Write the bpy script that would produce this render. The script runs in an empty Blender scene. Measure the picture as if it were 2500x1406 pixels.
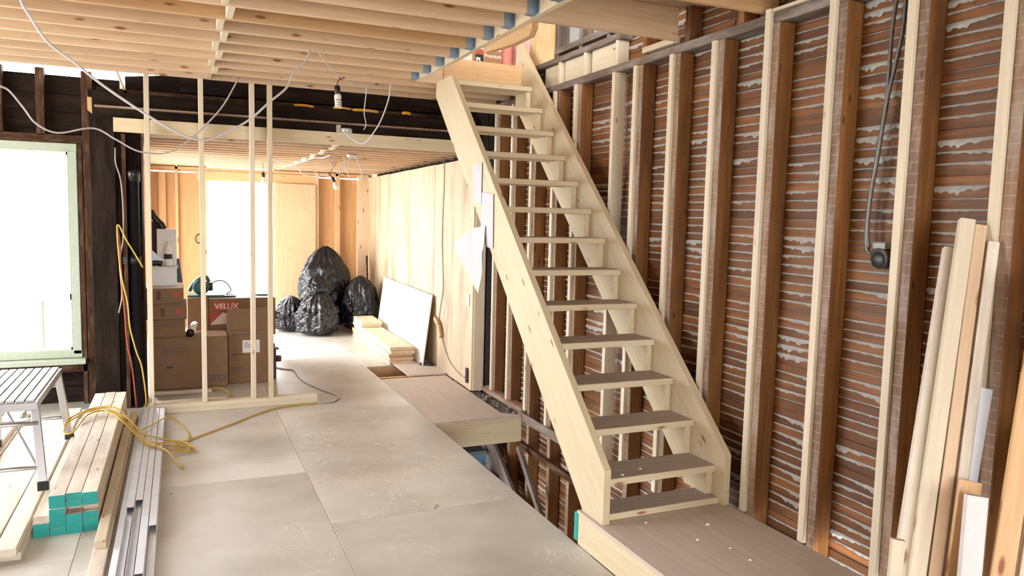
import bpy, math, random
import numpy as np
from mathutils import Vector, Matrix
R = random.Random(7)
SC = bpy.context.scene
COL = SC.collection

# ---------------------------------------------------------------- camera
f_px, yaw, pit, roll = 1839.15, 0.4164, 0.0931, 0.02468
cy, sy, cp, sp, cr, sr = math.cos(yaw), math.sin(yaw), math.cos(pit), math.sin(pit), math.cos(roll), math.sin(roll)
fwd = Vector((sy*cp, cy*cp, -sp)); rgt = Vector((cy, -sy, 0)); upv = rgt.cross(fwd)
r2 = cr*rgt + sr*upv; u2 = -sr*rgt + cr*upv
cam = bpy.data.objects.new('camera', bpy.data.cameras.new('camera')); COL.objects.link(cam)
m = Matrix((r2, u2, -fwd)).transposed().to_4x4(); m.translation = Vector((0, 0, 1.68)); cam.matrix_world = m
cam.data.sensor_width = 36; cam.data.lens = f_px/2500*36; cam.data.clip_start = .03; cam.data.clip_end = 300
SC.camera = cam
SC.view_settings.view_transform = 'Standard'; SC.view_settings.look = 'None'
SC.view_settings.exposure = -0.6; SC.view_settings.gamma = 1; SC.view_settings.use_curve_mapping = False

# ---------------------------------------------------------------- overcast sky
W = bpy.data.worlds.new('sky'); SC.world = W; W.use_nodes = True
bg = W.node_tree.nodes['Background']; bg.inputs[0].default_value = (0.93, 0.96, 1.0, 1); bg.inputs[1].default_value = 22.0

def portal(name, loc, size, rot, power=None, col=(1, .97, .93)):
    L = bpy.data.lights.new(name, 'AREA'); L.shape = 'RECTANGLE'; L.size, L.size_y = size
    o = bpy.data.objects.new(name, L); COL.objects.link(o); o.location = loc; o.rotation_euler = rot
    if power is None: L.cycles.is_portal = True
    else: L.energy = power; L.color = col
    return o
PI = math.pi
SKY = 1.0
# daylight shining in at openings; upstairs lamp stands indoors, basement lamp is added fill
portal('daylight_back_left', (-.62, 9.7, 1.15), (2.0, 2.6), (0, -PI/2, 0), 190*SKY, (1, .98, .95))
portal('daylight_front', (.6, -3.3, 1.6), (3.4, 1.6), (PI/2, 0, 0), 42*SKY, (1, .98, .95))
portal('daylight_left', (-3.75, 4.9, 1.6), (2.0, 3.0), (0, -PI/2, 0), 60*SKY, (1, .99, .97))
portal('basement_fill', (.25, 5.2, -.7), (1.0, 1.5), (0, -PI/2, 0), 6*SKY, (.85, .93, 1))  # added fill to brighten the basement steps, no source known there
portal('daylight_upstairs', (0.9, 1.0, 4.25), (2.5, 1.6), (PI/2+.1, 0, -.35), 95*SKY, (1, .98, .94))

# ---------------------------------------------------------------- materials
MATS = {}
def newmat(name):
    m = bpy.data.materials.new(name); m.use_nodes = True
    nt = m.node_tree; b = nt.nodes['Principled BSDF']; MATS[name] = m
    return m, nt, b
def N(nt, t, **k):
    n = nt.nodes.new(t)
    for a, v in k.items(): setattr(n, a, v)
    return n
def lin(c):
    return tuple(((x/255)/12.92 if x/255 <= .04045 else ((x/255+.055)/1.055)**2.4) for x in c)+(1,)
def mixc(nt, fac, a, b, blend='MIX'):
    n = N(nt, 'ShaderNodeMix', data_type='RGBA', blend_type=blend)
    for s, v in ((n.inputs[0], fac), (n.inputs[6], a), (n.inputs[7], b)):
        if hasattr(v, 'is_linked') or hasattr(v, 'links'): nt.links.new(v, s)
        else: s.default_value = v
    return n.outputs[2]
def ramp(nt, fac, p0, p1):
    n = N(nt, 'ShaderNodeMapRange'); nt.links.new(fac, n.inputs[0]); n.inputs[1].default_value = p0; n.inputs[2].default_value = p1
    return n.outputs[0]
def noise(nt, vec, scale, detail=3, rough=.5, dist=0):
    n = N(nt, 'ShaderNodeTexNoise'); n.inputs['Scale'].default_value = scale; n.inputs['Detail'].default_value = detail
    n.inputs['Roughness'].default_value = rough; n.inputs['Distortion'].default_value = dist
    if vec is not None: nt.links.new(vec, n.inputs['Vector'])
    return n.outputs['Fac']
def vscale(nt, vec, s):
    n = N(nt, 'ShaderNodeVectorMath', operation='MULTIPLY'); nt.links.new(vec, n.inputs[0]); n.inputs[1].default_value = s
    return n.outputs[0]
def gcn(nt):
    n = N(nt, 'ShaderNodeAttribute', attribute_name='gc'); return n.outputs['Vector']
def bump(nt, b, h, st=.3, d=.002):
    n = N(nt, 'ShaderNodeBump'); n.inputs['Strength'].default_value = st; n.inputs['Distance'].default_value = d
    nt.links.new(h, n.inputs['Height']); nt.links.new(n.outputs[0], b.inputs['Normal'])

def wood(name, c1, c2, knot=(140, 90, 50), kn=.0, rough=.65, vary=.10, stain=None, stainamt=.5, kscale=2.2, stscale=3.0):
    """grain along gc.x ; knots ; optional blotchy stain; per-board tone variation from the board's own random offset"""
    m, nt, b = newmat(name); g = gcn(nt)
    gr = noise(nt, vscale(nt, g, (2.2, 38, 38)), 1.0, 4, .6, .6)
    col = mixc(nt, ramp(nt, gr, .32, .72), lin(c1), lin(c2))
    fine = noise(nt, vscale(nt, g, (6, 160, 160)), 1.0, 2)
    col = mixc(nt, .12, col, mixc(nt, fine, (.25, .2, .14, 1), (1, 1, 1, 1)), 'MULTIPLY')
    # tone drift per board
    dr = noise(nt, vscale(nt, g, (.35, .6, .6)), 1.0, 1)
    hs = N(nt, 'ShaderNodeHueSaturation'); nt.links.new(col, hs.inputs['Color'])
    mr = N(nt, 'ShaderNodeMapRange'); nt.links.new(dr, mr.inputs[0]); mr.inputs[1].default_value = .3; mr.inputs[2].default_value = .7
    mr.inputs[3].default_value = 1-vary; mr.inputs[4].default_value = 1+vary; nt.links.new(mr.outputs[0], hs.inputs['Value'])
    col = hs.outputs[0]
    if kn > 0:
        kscale *= 1.7; kn *= .95
        v = N(nt, 'ShaderNodeTexVoronoi'); v.feature = 'F1'; v.inputs['Scale'].default_value = 1.0
        nt.links.new(vscale(nt, g, (kscale, kscale*3.4, kscale*3.4)), v.inputs['Vector'])
        k = ramp(nt, v.outputs['Distance'], kn, kn*.45)
        col = mixc(nt, k, col, lin(knot))
    if stain:
        s = noise(nt, vscale(nt, g, (stscale*.4, stscale*1.6, stscale*1.6)), 1.0, 4, .65)
        mm = N(nt, 'ShaderNodeMath', operation='MULTIPLY'); nt.links.new(ramp(nt, s, .46, .68), mm.inputs[0]); mm.inputs[1].default_value = stainamt
        col = mixc(nt, mm.outputs[0], col, lin(stain))
    nt.links.new(col, b.inputs['Base Color']); b.inputs['Roughness'].default_value = rough
    bump(nt, b, gr, .15, .001)
    return m
def plain(name, c, rough=.6, metal=0, var=.0, vs=20, alpha=None, spec=None, bmp=0):
    m, nt, b = newmat(name); b.inputs['Base Color'].default_value = lin(c); b.inputs['Roughness'].default_value = rough
    b.inputs['Metallic'].default_value = metal
    if spec is not None: b.inputs['Specular IOR Level'].default_value = spec
    if var > 0 or bmp:
        tc = N(nt, 'ShaderNodeTexCoord'); n = noise(nt, tc.outputs['Object'], vs, 4)
        if var > 0:
            d = tuple(x*(1-var) for x in lin(c)[:3])+(1,)
            nt.links.new(mixc(nt, ramp(nt, n, .3, .7), lin(c), d), b.inputs['Base Color'])
        if bmp: bump(nt, b, n, bmp, .01)
    return m

PINE_C = wood('ceiling_pine', (216, 188, 156), (200, 168, 134), (140, 84, 48), .17, vary=.12)
PINE_C2 = wood('golden_pine', (208, 170, 124), (192, 150, 104), (138, 80, 42), .17, vary=.06)
PINE_S = wood('stud_pine', (216, 204, 180), (202, 186, 158), (150, 104, 66), .13, vary=.07)
PINE_T = wood('stair_pine', (214, 198, 166), (200, 182, 148), (146, 100, 58), .15, vary=.05)
PINE_L = wood('lumber_pine', (224, 214, 198), (206, 192, 172), (150, 112, 80), .13, vary=.10, stain=(146, 132, 116), stainamt=.55, stscale=5)
OLD = wood('old_stud_brown', (146, 96, 46), (110, 70, 30), (60, 34, 18), .12, vary=.25, stain=(78, 46, 26), stainamt=.6)
OLDF0 = wood('old_stud_face', (142, 110, 84), (112, 82, 60), (80, 50, 30), .1, vary=.2, stain=(176, 164, 152), stainamt=.55, stscale=9)
OLDF = OLDF0
_nt = OLDF.node_tree; _b = _nt.nodes['Principled BSDF']; _src = _b.inputs['Base Color'].links[0].from_socket
_g = gcn(_nt); _s = N(_nt, 'ShaderNodeSeparateXYZ'); _nt.links.new(_g, _s.inputs[0])
_m = N(_nt, 'ShaderNodeMath', operation='MULTIPLY'); _nt.links.new(_s.outputs[0], _m.inputs[0]); _m.inputs[1].default_value = 1/.0455
_f = N(_nt, 'ShaderNodeMath', operation='FRACT'); _nt.links.new(_m.outputs[0], _f.inputs[0])
_l = N(_nt, 'ShaderNodeMath', operation='LESS_THAN'); _nt.links.new(_f.outputs[0], _l.inputs[0]); _l.inputs[1].default_value = .14
_q = N(_nt, 'ShaderNodeMath', operation='MULTIPLY'); _nt.links.new(_l.outputs[0], _q.inputs[0]); _q.inputs[1].default_value = .32
_nt.links.new(mixc(_nt, _q.outputs[0], _src, lin((170, 158, 144))), _b.inputs['Base Color'])
PLATE = wood('old_plate_grey', (112, 96, 84), (76, 62, 52), (50, 40, 32), .1, vary=.25, stain=(150, 142, 136), stainamt=.75, stscale=6)
DARK = wood('charred_wood', (34, 24, 18), (18, 12, 10), (10, 7, 6), .1, vary=.35, stain=(62, 48, 38), stainamt=.45, stscale=7, rough=.8)
DARK2 = wood('dark_stud', (76, 50, 34), (46, 30, 20), (30, 20, 14), .1, vary=.35, stain=(120, 100, 80), stainamt=.5, stscale=14, rough=.8)
for _d in (DARK, DARK2): _d.node_tree.nodes['Principled BSDF'].inputs['Specular IOR Level'].default_value = .12
LATH = wood('lath_brown', (140, 88, 42), (92, 56, 25), (60, 32, 14), .06, vary=.38, stain=(72, 38, 18), stainamt=.5, rough=.6, stscale=6)
PLY_W = wood('plywood_wall', (206, 188, 158), (190, 168, 134), (150, 104, 60), .11, vary=.05, stain=(126, 104, 76), stainamt=.7, kscale=3.2, stscale=2.2)
PLY_O = wood('sheathing_plywood', (204, 160, 110), (186, 140, 90), (128, 74, 40), .10, vary=.07, kscale=3.2)
PLY_D = wood('door_plywood', (206, 180, 142), (192, 162, 122), (148, 98, 52), .14, vary=.04, kscale=4)
PLY_P = wood('pink_plywood', (206, 192, 180), (190, 174, 162), (140, 116, 100), .0, vary=.06, rough=.6, stain=(200, 186, 172), stainamt=.4)
TREAD = wood('tread_dusty', (172, 160, 148), (156, 142, 130), (110, 90, 74), .0, vary=.06, rough=.7)
ALU = plain('aluminium', (196, 198, 202), .35, 1.0, .06)
GALV = plain('galvanised_steel', (226, 230, 236), .42, .55, .12, 8)
HANG = plain('hanger_steel', (140, 160, 182), .4, .8)
TEAL = plain('teal_paint', (24, 156, 150), .55, 0, .12, 60)
PLASTER = plain('plaster', (184, 183, 178), .85, 0, .28, 25, bmp=.3)
CARD = plain('cardboard', (134, 104, 76), .8, 0, .1, 12)  # darkened: shade on the box fronts is put into this colour
CARD2 = plain('cardboard_lit_top', (156, 124, 92), .8, 0, .1, 12)  # lighter copy for box tops, light from above painted in
WHITE = plain('white_board', (232, 232, 230), .6)
WFRAME = plain('sage_frame', (170, 180, 160), .5, 0, .12, 30)
WFRAME2 = plain('window_vinyl', (206, 214, 200), .5)
CABLE = plain('white_cable', (206, 204, 204), .5)
CABLEG = plain('grey_cable', (150, 146, 138), .5)
YEL = plain('yellow_cord', (190, 160, 64), .5)
ORG = plain('orange_cord', (150, 62, 26), .5)
BLACK = plain('black_plastic', (18, 18, 20), .4)
PIPE = plain('black_pipe', (16, 16, 22), .25)
FOAM = plain('yellow_foam', (214, 156, 50), .8, 0, .2, 40)
PINK = plain('pink_insulation', (236, 182, 178), .95, 0, .25, 18, bmp=.8)
ORL = plain('salmon_roll', (222, 150, 132), .8, 0, .15, 10)
TOOLG = plain('teal_tool', (20, 84, 84), .4)
TOOLD = plain('dark_tool', (22, 36, 48), .45)
RED = plain('red_print', (176, 62, 46), .6)
INK = plain('blue_ink', (96, 82, 88), .7)
INKB = plain('black_ink', (46, 42, 42), .7)
PAPER = plain('paper', (196, 196, 200), .7, 0, .05, 8)
BULB = plain('bulb_glass', (240, 236, 224), .2)
BLUEP = plain('blue_painted_step', (112, 140, 164), .6, 0, .2, 10)
GREYP = plain('grey_basement', (120, 118, 118), .8, 0, .3, 6)
PRBOX = plain('brown_box_print', (150, 112, 70), .7)
WHBOX = plain('white_box_print', (226, 208, 196), .7)
STEELB = plain('steel_box', (120, 118, 116), .45, .7, .3, 40)
RUB = plain('rubble', (150, 140, 122), .9, 0, .45, 30)
GROUND = plain('pale_ground', (214, 212, 206), .9)
FACADE = plain('pale_facade', (225, 222, 218), .9)
DKWIN = plain('far_window', (128, 138, 152), .5)
REDB = plain('far_brick', (150, 110, 104), .9)

# bin bag
m, nt, b = newmat('black_bin_bag'); b.inputs['Base Color'].default_value = (.006, .006, .008, 1); b.inputs['Roughness'].default_value = .24; b.inputs['Specular IOR Level'].default_value = .4
tc = N(nt, 'ShaderNodeTexCoord'); n1 = noise(nt, vscale(nt, tc.outputs['Object'], (1, 1, .45)), 13, 5, .55, 1.5); bump(nt, b, n1, .5, .02)
BAG = m
# OSB
m, nt, b = newmat('osb'); tc = N(nt, 'ShaderNodeTexCoord')
v = N(nt, 'ShaderNodeTexVoronoi'); v.inputs['Scale'].default_value = 28; nt.links.new(vscale(nt, tc.outputs['Object'], (1, 1, .4)), v.inputs['Vector'])
nt.links.new(mixc(nt, v.outputs['Color'], lin((200, 164, 116)), lin((222, 196, 150))), b.inputs['Base Color']); b.inputs['Roughness'].default_value = .8
OSB = m
# glass
m, nt, b = newmat('window_glass'); nt.nodes.remove(b)
tr = N(nt, 'ShaderNodeBsdfTransparent'); gl = N(nt, 'ShaderNodeBsdfGlossy'); gl.inputs['Roughness'].default_value = .02
mx = N(nt, 'ShaderNodeMixShader'); mx.inputs[0].default_value = .06
nt.links.new(tr.outputs[0], mx.inputs[1]); nt.links.new(gl.outputs[0], mx.inputs[2]); nt.links.new(mx.outputs[0], nt.nodes['Material Output'].inputs[0])
GLASS = m
# subfloor plywood: dusty grey beige with scuffs and satin patches
def subfloor(name, c1, c2, satin=.34):
    m, nt, b = newmat(name); g = gcn(nt)
    base = mixc(nt, ramp(nt, noise(nt, vscale(nt, g, (1.2, 1.8, 1)), 1, 4, .55), .35, .7), lin(c1), lin(c2))
    grn = noise(nt, vscale(nt, g, (2, 26, 1)), 1, 4, .6, .5)
    base = mixc(nt, .22, base, mixc(nt, grn, (.45, .42, .38, 1), (1, 1, 1, 1)), 'MULTIPLY')
    # wandering pale scratches
    w = noise(nt, g, 3.2, 5, .6, 1.2)
    a = N(nt, 'ShaderNodeMath', operation='SUBTRACT'); nt.links.new(w, a.inputs[0]); a.inputs[1].default_value = .5
    a2 = N(nt, 'ShaderNodeMath', operation='ABSOLUTE'); nt.links.new(a.outputs[0], a2.inputs[0])
    line = ramp(nt, a2.outputs[0], .007, .001)
    msk = ramp(nt, noise(nt, g, .9, 2), .42, .58)
    mm = N(nt, 'ShaderNodeMath', operation='MULTIPLY'); nt.links.new(line, mm.inputs[0]); nt.links.new(msk, mm.inputs[1])
    m2 = N(nt, 'ShaderNodeMath', operation='MULTIPLY'); nt.links.new(mm.outputs[0], m2.inputs[0]); m2.inputs[1].default_value = .6
    base = mixc(nt, m2.outputs[0], base, (.85, .82, .76, 1))
    # small dark spots (screws, knots)
    v = N(nt, 'ShaderNodeTexVoronoi'); v.inputs['Scale'].default_value = 3.4; nt.links.new(g, v.inputs['Vector'])
    base = mixc(nt, ramp(nt, v.outputs['Distance'], .045, .025), base, lin((120, 110, 98)))
    nt.links.new(base, b.inputs['Base Color'])
    r = N(nt, 'ShaderNodeMapRange'); nt.links.new(noise(nt, g, 1.6, 4, .6), r.inputs[0]); r.inputs[1].default_value = .35; r.inputs[2].default_value = .65
    r.inputs[3].default_value = satin; r.inputs[4].default_value = satin+.22
    nt.links.new(r.outputs[0], b.inputs['Roughness']); bump(nt, b, w, .25, .004)
    return m
FLOOR = subfloor('subfloor_plywood', (206, 203, 196), (164, 158, 147), .3)
DECK = wood('upper_deck_ply', (192, 166, 138), (170, 144, 116), (130, 86, 50), .0, vary=.05)

# ---------------------------------------------------------------- mesh builder
class MB:
    def __init__(s): s.v = []; s.f = []; s.g = []; s.mi = []; s.mats = []; s.sm = []
    def mat(s, m):
        if m not in s.mats: s.mats.append(m)
        return s.mats.index(m)
    def add(s, vs, fs, gs, m, smooth=False):
        o = len(s.v); s.v += [tuple(x) for x in vs]; s.g += [tuple(x) for x in gs]; k = s.mat(m)
        for f in fs: s.f.append([i+o for i in f]); s.mi.append(k); s.sm.append(smooth)
        return s
    def board(s, p0, p1, w, t, side, m, ch=.0025, endm=None):
        """length p0->p1 (centre line), width w along side, thickness t along the third axis"""
        p0, p1 = Vector(p0), Vector(p1); L = (p1-p0); ln = L.length; L.normalize()
        S = Vector(side); S = (S-L*S.dot(L)).normalized(); T = L.cross(S)
        a, c = w/2, t/2; ch = min(ch, a*.4, c*.4)
        prof = [(-a+ch, -c), (a-ch, -c), (a, -c+ch), (a, c-ch), (a-ch, c), (-a+ch, c), (-a, c-ch), (-a, -c+ch)]
        o = (R.uniform(0, 60), R.uniform(0, 60), R.uniform(0, 60)); vs = []; gs = []
        for k in (0, 1):
            for q in prof: vs.append((p0 if k == 0 else p1)+S*q[0]+T*q[1]); gs.append((o[0]+ln*k, o[1]+q[0], o[2]+q[1]))
        fs = [[i, (i+1) % 8, (i+1) % 8+8, i+8] for i in range(8)]
        s.add(vs, fs, gs, m)
        o0 = len(s.v)-16; k = s.mat(endm or m)
        s.f.append([o0+i for i in range(7, -1, -1)]); s.mi.append(k); s.sm.append(False)
        s.f.append([o0+8+i for i in range(8)]); s.mi.append(k); s.sm.append(False)
        return s
    def box(s, a, b, m, axis=0, ch=0.0015, endm=None):
        """axis aligned board between corners a and b, grain along axis"""
        a, b = Vector(a), Vector(b); lo = Vector([min(a[i], b[i]) for i in range(3)]); hi = Vector([max(a[i], b[i]) for i in range(3)])
        c = (lo+hi)/2; d = hi-lo; i1 = (axis+1) % 3; i2 = (axis+2) % 3
        p0 = c.copy(); p1 = c.copy(); p0[axis] = lo[axis]; p1[axis] = hi[axis]
        S = Vector((0, 0, 0)); S[i1] = 1
        return s.board(p0, p1, d[i1], d[i2], S, m, ch, endm)
    def poly(s, pts, ext, m, gax=None):
        """extruded polygon pts (3D, planar) by vector ext; grain axis gax"""
        pts = [Vector(p) for p in pts]; e = Vector(ext); n = len(pts)
        G = Vector(gax).normalized() if gax is not None else (pts[1]-pts[0]).normalized(); E = e.normalized(); H = G.cross(E)
        o = (R.uniform(0, 60), R.uniform(0, 60), R.uniform(0, 60)); vs = pts+[p+e for p in pts]
        gs = [(o[0]+p.dot(G), o[1]+p.dot(H), o[2]+p.dot(E)) for p in vs]
        fs = [list(range(n-1, -1, -1)), list(range(n, 2*n))]+[[i, (i+1) % n, (i+1) % n+n, i+n] for i in range(n)]
        nrm = Vector((0, 0, 0))
        for i in range(n): nrm += pts[i].cross(pts[(i+1) % n])
        if nrm.dot(e) < 0: fs = [f[::-1] for f in fs]
        return s.add(vs, fs, gs, m)
    def tube(s, pts, r, m, n=8, spline=True, sub=6, cap=True):
        P = [Vector(p) for p in pts]
        if spline and len(P) > 2:
            Q = []; E = [P[0]*2-P[1]]+P+[P[-1]*2-P[-2]]
            for i in range(1, len(E)-2):
                for k in range(sub):
                    t = k/sub; a, b_, c, d = E[i-1:i+3]
                    Q.append(.5*((2*b_)+(c-a)*t+(2*a-5*b_+4*c-d)*t*t+(3*b_-a-3*c+d)*t**3))
            Q.append(P[-1]); P = Q
        rs = r if isinstance(r, (list, tuple)) else [r]*len(P)
        vs = []; gs = []; up = Vector((0.31, .17, .93)).normalized(); nn = len(P); acc = 0
        for i, p in enumerate(P):
            d = (P[min(i+1, nn-1)]-P[max(i-1, 0)]).normalized(); A = up-d*up.dot(d)
            if A.length < 1e-3: A = Vector((1, 0, 0))-d*d.x
            A.normalize(); B = d.cross(A); up = A
            if i: acc += (p-P[i-1]).length
            for k in range(n):
                an = 2*PI*k/n; vs.append(p+(A*math.cos(an)+B*math.sin(an))*rs[min(i, len(rs)-1)]); gs.append((acc, k*.01, 0))
        fs = [[i*n+k, i*n+(k+1) % n, (i+1)*n+(k+1) % n, (i+1)*n+k] for i in range(nn-1) for k in range(n)]
        if cap: fs += [list(range(n-1, -1, -1)), [(nn-1)*n+k for k in range(n)]]
        return s.add(vs, fs, gs, m, True)
    def lathe(s, c, prof, m, n=20, ax=(0, 0, 1)):
        c = Vector(c); Z = Vector(ax).normalized(); X = Z.orthogonal().normalized(); Y = Z.cross(X); vs = []
        for r, h in prof:
            for k in range(n): a = 2*PI*k/n; vs.append(c+Z*h+(X*math.cos(a)+Y*math.sin(a))*max(r, 1e-4))
        fs = [[i*n+k, i*n+(k+1) % n, (i+1)*n+(k+1) % n, (i+1)*n+k] for i in range(len(prof)-1) for k in range(n)]
        fs += [list(range(n-1, -1, -1)), [(len(prof)-1)*n+k for k in range(n)]]
        return s.add(vs, fs, [tuple(v) for v in vs], m, True)
    def build(s, name, parent=None, origin=None):
        me = bpy.data.meshes.new(name); V = np.array(s.v, dtype=float)
        if origin is None:
            origin = Vector(((V[:, 0].min()+V[:, 0].max())/2, (V[:, 1].min()+V[:, 1].max())/2, V[:, 2].min()))
        origin = Vector(origin); wp = world_of(parent) if parent else Vector((0, 0, 0))
        if parent: origin = wp
        V = V-np.array(origin)
        me.from_pydata(V.tolist(), [], s.f)
        for mm in s.mats: me.materials.append(mm)
        me.polygons.foreach_set('material_index', s.mi); me.polygons.foreach_set('use_smooth', s.sm)
        at = me.attributes.new('gc', 'FLOAT_VECTOR', 'POINT'); at.data.foreach_set('vector', np.array(s.g, dtype=float).ravel())
        me.update(); o = bpy.data.objects.new(name, me); COL.objects.link(o)
        if parent: o.parent = parent
        else: o.location = origin
        return o
def world_of(o):
    v = Vector((0, 0, 0))
    while o: v += o.location; o = o.parent
    return v
def tag(o, label, cat, group=None, kind=None):
    o['label'] = label; o['category'] = cat
    if group: o['group'] = group
    if kind: o['kind'] = kind
    return o
def thing(name, loc, label, cat, group=None):
    o = bpy.data.objects.new(name, None); COL.objects.link(o); o.location = loc; o.empty_display_size = .1
    return tag(o, label, cat, group)
def struct(mb, name, parent=None):
    o = mb.build(name, parent)
    if not parent: o['kind'] = 'structure'
    return o
def ordinal(n):
    return ['zeroth', 'first', 'second', 'third', 'fourth', 'fifth', 'sixth', 'seventh', 'eighth', 'ninth', 'tenth', 'eleventh', 'twelfth', 'thirteenth', 'fourteenth', 'fifteenth', 'sixteenth', 'seventeenth', 'eighteenth', 'nineteenth', 'twentieth'][n]
def text_mesh(mb, body, origin, xdir, zdir, size, m, depth=.0015, bold=0):
    cu = bpy.data.curves.new('t', 'FONT'); cu.body = body; cu.size = size; cu.extrude = depth; cu.offset = bold
    o = bpy.data.objects.new('t', cu); COL.objects.link(o); dg = bpy.context.evaluated_depsgraph_get()
    me = bpy.data.meshes.new_from_object(o.evaluated_get(dg)); X = Vector(xdir).normalized(); Z = Vector(zdir).normalized(); Y = X.cross(Z)
    vs = [Vector(origin)+X*v.co.x+Z*v.co.y+Y*v.co.z for v in me.vertices]
    mb.add(vs, [list(p.vertices) for p in me.polygons], [(0, 0, 0)]*len(vs), m)
    bpy.data.objects.remove(o); bpy.data.curves.remove(cu); bpy.data.meshes.remove(me)
    return mb

# ================================================================ SETTING
RX = 2.677    # room face of the new studs on the right wall
LX = 2.800    # room face of the laths
CZ = 2.735    # underside of front ceiling joists
BZ = 2.285    # underside of back ceiling joists
BY = 11.70    # back wall
HX = 1.864    # edge of main floor at the stair opening

# floor: plywood sheets with thin joints over dark sub-deck
fl = MB()
xs = [-3.45, -1.71, -.49, .73, HX]; FG = plain('floor_gap', (150, 140, 124), .9)
ysA = [-3.1, -.85, 1.6, 4.0, 6.35, 8.8, BY+.1]; ysB = [-3.1, 0.1, 2.45, 4.88, 7.3, 9.7, BY+.1]
g = .0012
for i in range(len(xs)-1):
    ys = ysA if i % 2 == 1 else ysB
    for j in range(len(ys)-1):
        if i == 3: ys = ysA
        x0, x1, y0, y1 = xs[i]+g, xs[i+1]-(g if i < 3 else 0), ys[j]+g, ys[j+1]-g
        fl.box((x0, y0, -.018), (x1, y1, 0), FLOOR, 1, .001)
fl.box((HX+.001, 8.13, -.018), (2.80, BY+.1, 0), FLOOR, 1)
fl.box((-3.45, -3.1, -.03), (HX-.001, BY+.1, -.0185), FG, 1)
struct(fl, 'floor')
fj = MB()
fj.box((HX-.04, 3.0, -.27), (HX, BY, -.03), PINE_T, 1)
struct(fj, 'trim_1')
fj = MB(); fj.box((HX, 8.13, -.25), (2.8, 8.17, -.018), PINE_C2, 0)
struct(fj, 'trim_2')

# right wall: laths on plaster with keys squeezed through the gaps
wr = MB()
wr.box((LX+.012, -3.1, -2.4), (LX+.05, 7.2, 3.05), PLASTER, 1)
rowh = .0455; z = -1.75
while z < 2.98:
    y = .2; y1 = 6.75
    while y < y1:
        ln = R.choice([1.2, 1.2, .8, 2.0]); e = min(y+ln, y1)
        dz = R.uniform(-.003, .003); dz2 = R.uniform(-.003, .003); dx = R.uniform(0, .003)
        wr.board((LX+.004+dx, y, z+dz+.019), (LX+.004+dx, e-.003, z+dz2+.019), R.uniform(.0385, .0435), .008, (0, 0, 1), LATH, .001)
        y = e
    z += rowh
wall_right = struct(wr, 'wall_right')
# plaster keys : jagged lips over the laths
new_y = [1.78, 2.175, 2.58, 2.99, 3.40, 3.79, 4.18, 4.98, 5.32, 5.72, 6.12, 6.50]
bays = [(1.0, 1.30), (1.42, 1.69)]+[(new_y[i]+.038, new_y[i+1]-.05) for i in range(len(new_y)-1)]
pk = MB(); z = -1.75; rows = 0
while z < 2.98:
    zt = z-.001
    for (a, b_) in bays:
        if R.random() < .22: continue
        kind = R.random(); amp = .004 if kind < .42 else (.013 if kind < .76 else .032)
        nseg = 22; vs = []; fs = []; ph = R.uniform(0, 9); pk0 = R.uniform(0, 1)
        for i in range(nseg+1):
            t = i/nseg; yy = a+(b_-a)*t
            env = math.exp(-((t-pk0)/.38)**2)
            d = .002+amp*env*(.35+.65*abs(math.sin(ph+t*11)*math.cos(ph*2+t*27)))+R.uniform(0, .0035)
            vs += [(LX-.001, yy, zt+.0035), (LX-.0045-.15*d, yy, zt-d*.4), (LX-.0015, yy, zt-d)]
        for i in range(nseg):
            q = i*3; fs += [[q, q+3, q+4, q+1], [q+1, q+4, q+5, q+2]]
        pk.add(vs, fs, vs, PLASTER)
    z += rowh
struct(pk, 'plaster_key', wall_right)['kind'] = 'stuff'

# right back part: plywood lined wall
WX = lambda y: 2.56+.03*(y-6.7)
wp = MB()
seams = [6.71, 8.06, 9.19, 10.38, BY]
for i in range(4):
    y0, y1 = seams[i]+.006, seams[i+1]-.006
    wp.poly([(WX(y0), y0, .0), (WX(y1), y1, .0), (WX(y1), y1, 2.235), (WX(y0), y0, 2.24)], (.016, 0, 0), PLY_W, (0, 0, 1))
wp.poly([(WX(6.71)+.12, 6.71, -.4), (WX(BY)+.12, BY, -.4), (WX(BY)+.12, BY, 3), (WX(6.71)+.12, 6.71, 3)], (.02, 0, 0), DARK, (0, 0, 1))
struct(wp, 'wall_right_back')
wp = MB(); wp.box((2.576, 6.70, .0), (2.68, 6.74, 2.26), PINE_S, 2)
o = wp.build('wall_stud'); tag(o, 'pinkish pine stud closing the near end of the plywood lined wall', 'stud')
# outlet hole and switch box in plywood wall
o = MB().box((2.552, 6.80, .81), (2.561, 6.86, .93), WHITE, 2).build('switch_plate'); tag(o, 'small white blank plate near the end of the plywood wall', 'switch plate')
o = MB().box((2.545, 6.79, .06), (2.562, 6.84, .205), BLACK, 2).build('outlet_box'); tag(o, 'dark cut-out outlet box low on the plywood wall', 'outlet')

# back wall
bw = MB()
sy0, sy1 = BY+.09, BY+.105
def sheath(x0, x1, z0, z1, mat): bw.box((x0, sy0, z0), (x1, sy1, z1), mat, 2)
for x0, x1 in ((-.6, -.03), (-.025, .367)): sheath(x0, x1, 0, 2.205, PLY_O); sheath(x0, x1, 2.222, 2.5, PLY_O)
for x0, x1 in ((1.288, 1.9), (1.905, 2.23), (2.235, 2.95)): sheath(x0, x1, 0, 2.205, PLY_O); sheath(x0, x1, 2.222, 2.5, PLY_O)
bw.box((.368, sy0, 2.106), (1.287, sy1, 2.28), PLY_O, 0)
struct(bw, 'wall_back')
bs = MB(); bs.box((.23, BY, 2.106), (1.92, BY+.09, 2.24), PINE_C2, 0)
tag(bs.build('door_header'), 'golden pine header board over the bright back doorway', 'beam')
def stud(x0, x1, y0, y1, z0, z1, mat, label, group, name='wall_stud', axis=2):
    o = MB().box((x0, y0, z0), (x1, y1, z1), mat, axis, .002).build(name); return tag(o, label, 'stud' if name == 'wall_stud' else name.split('_')[-1], group)
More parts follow.
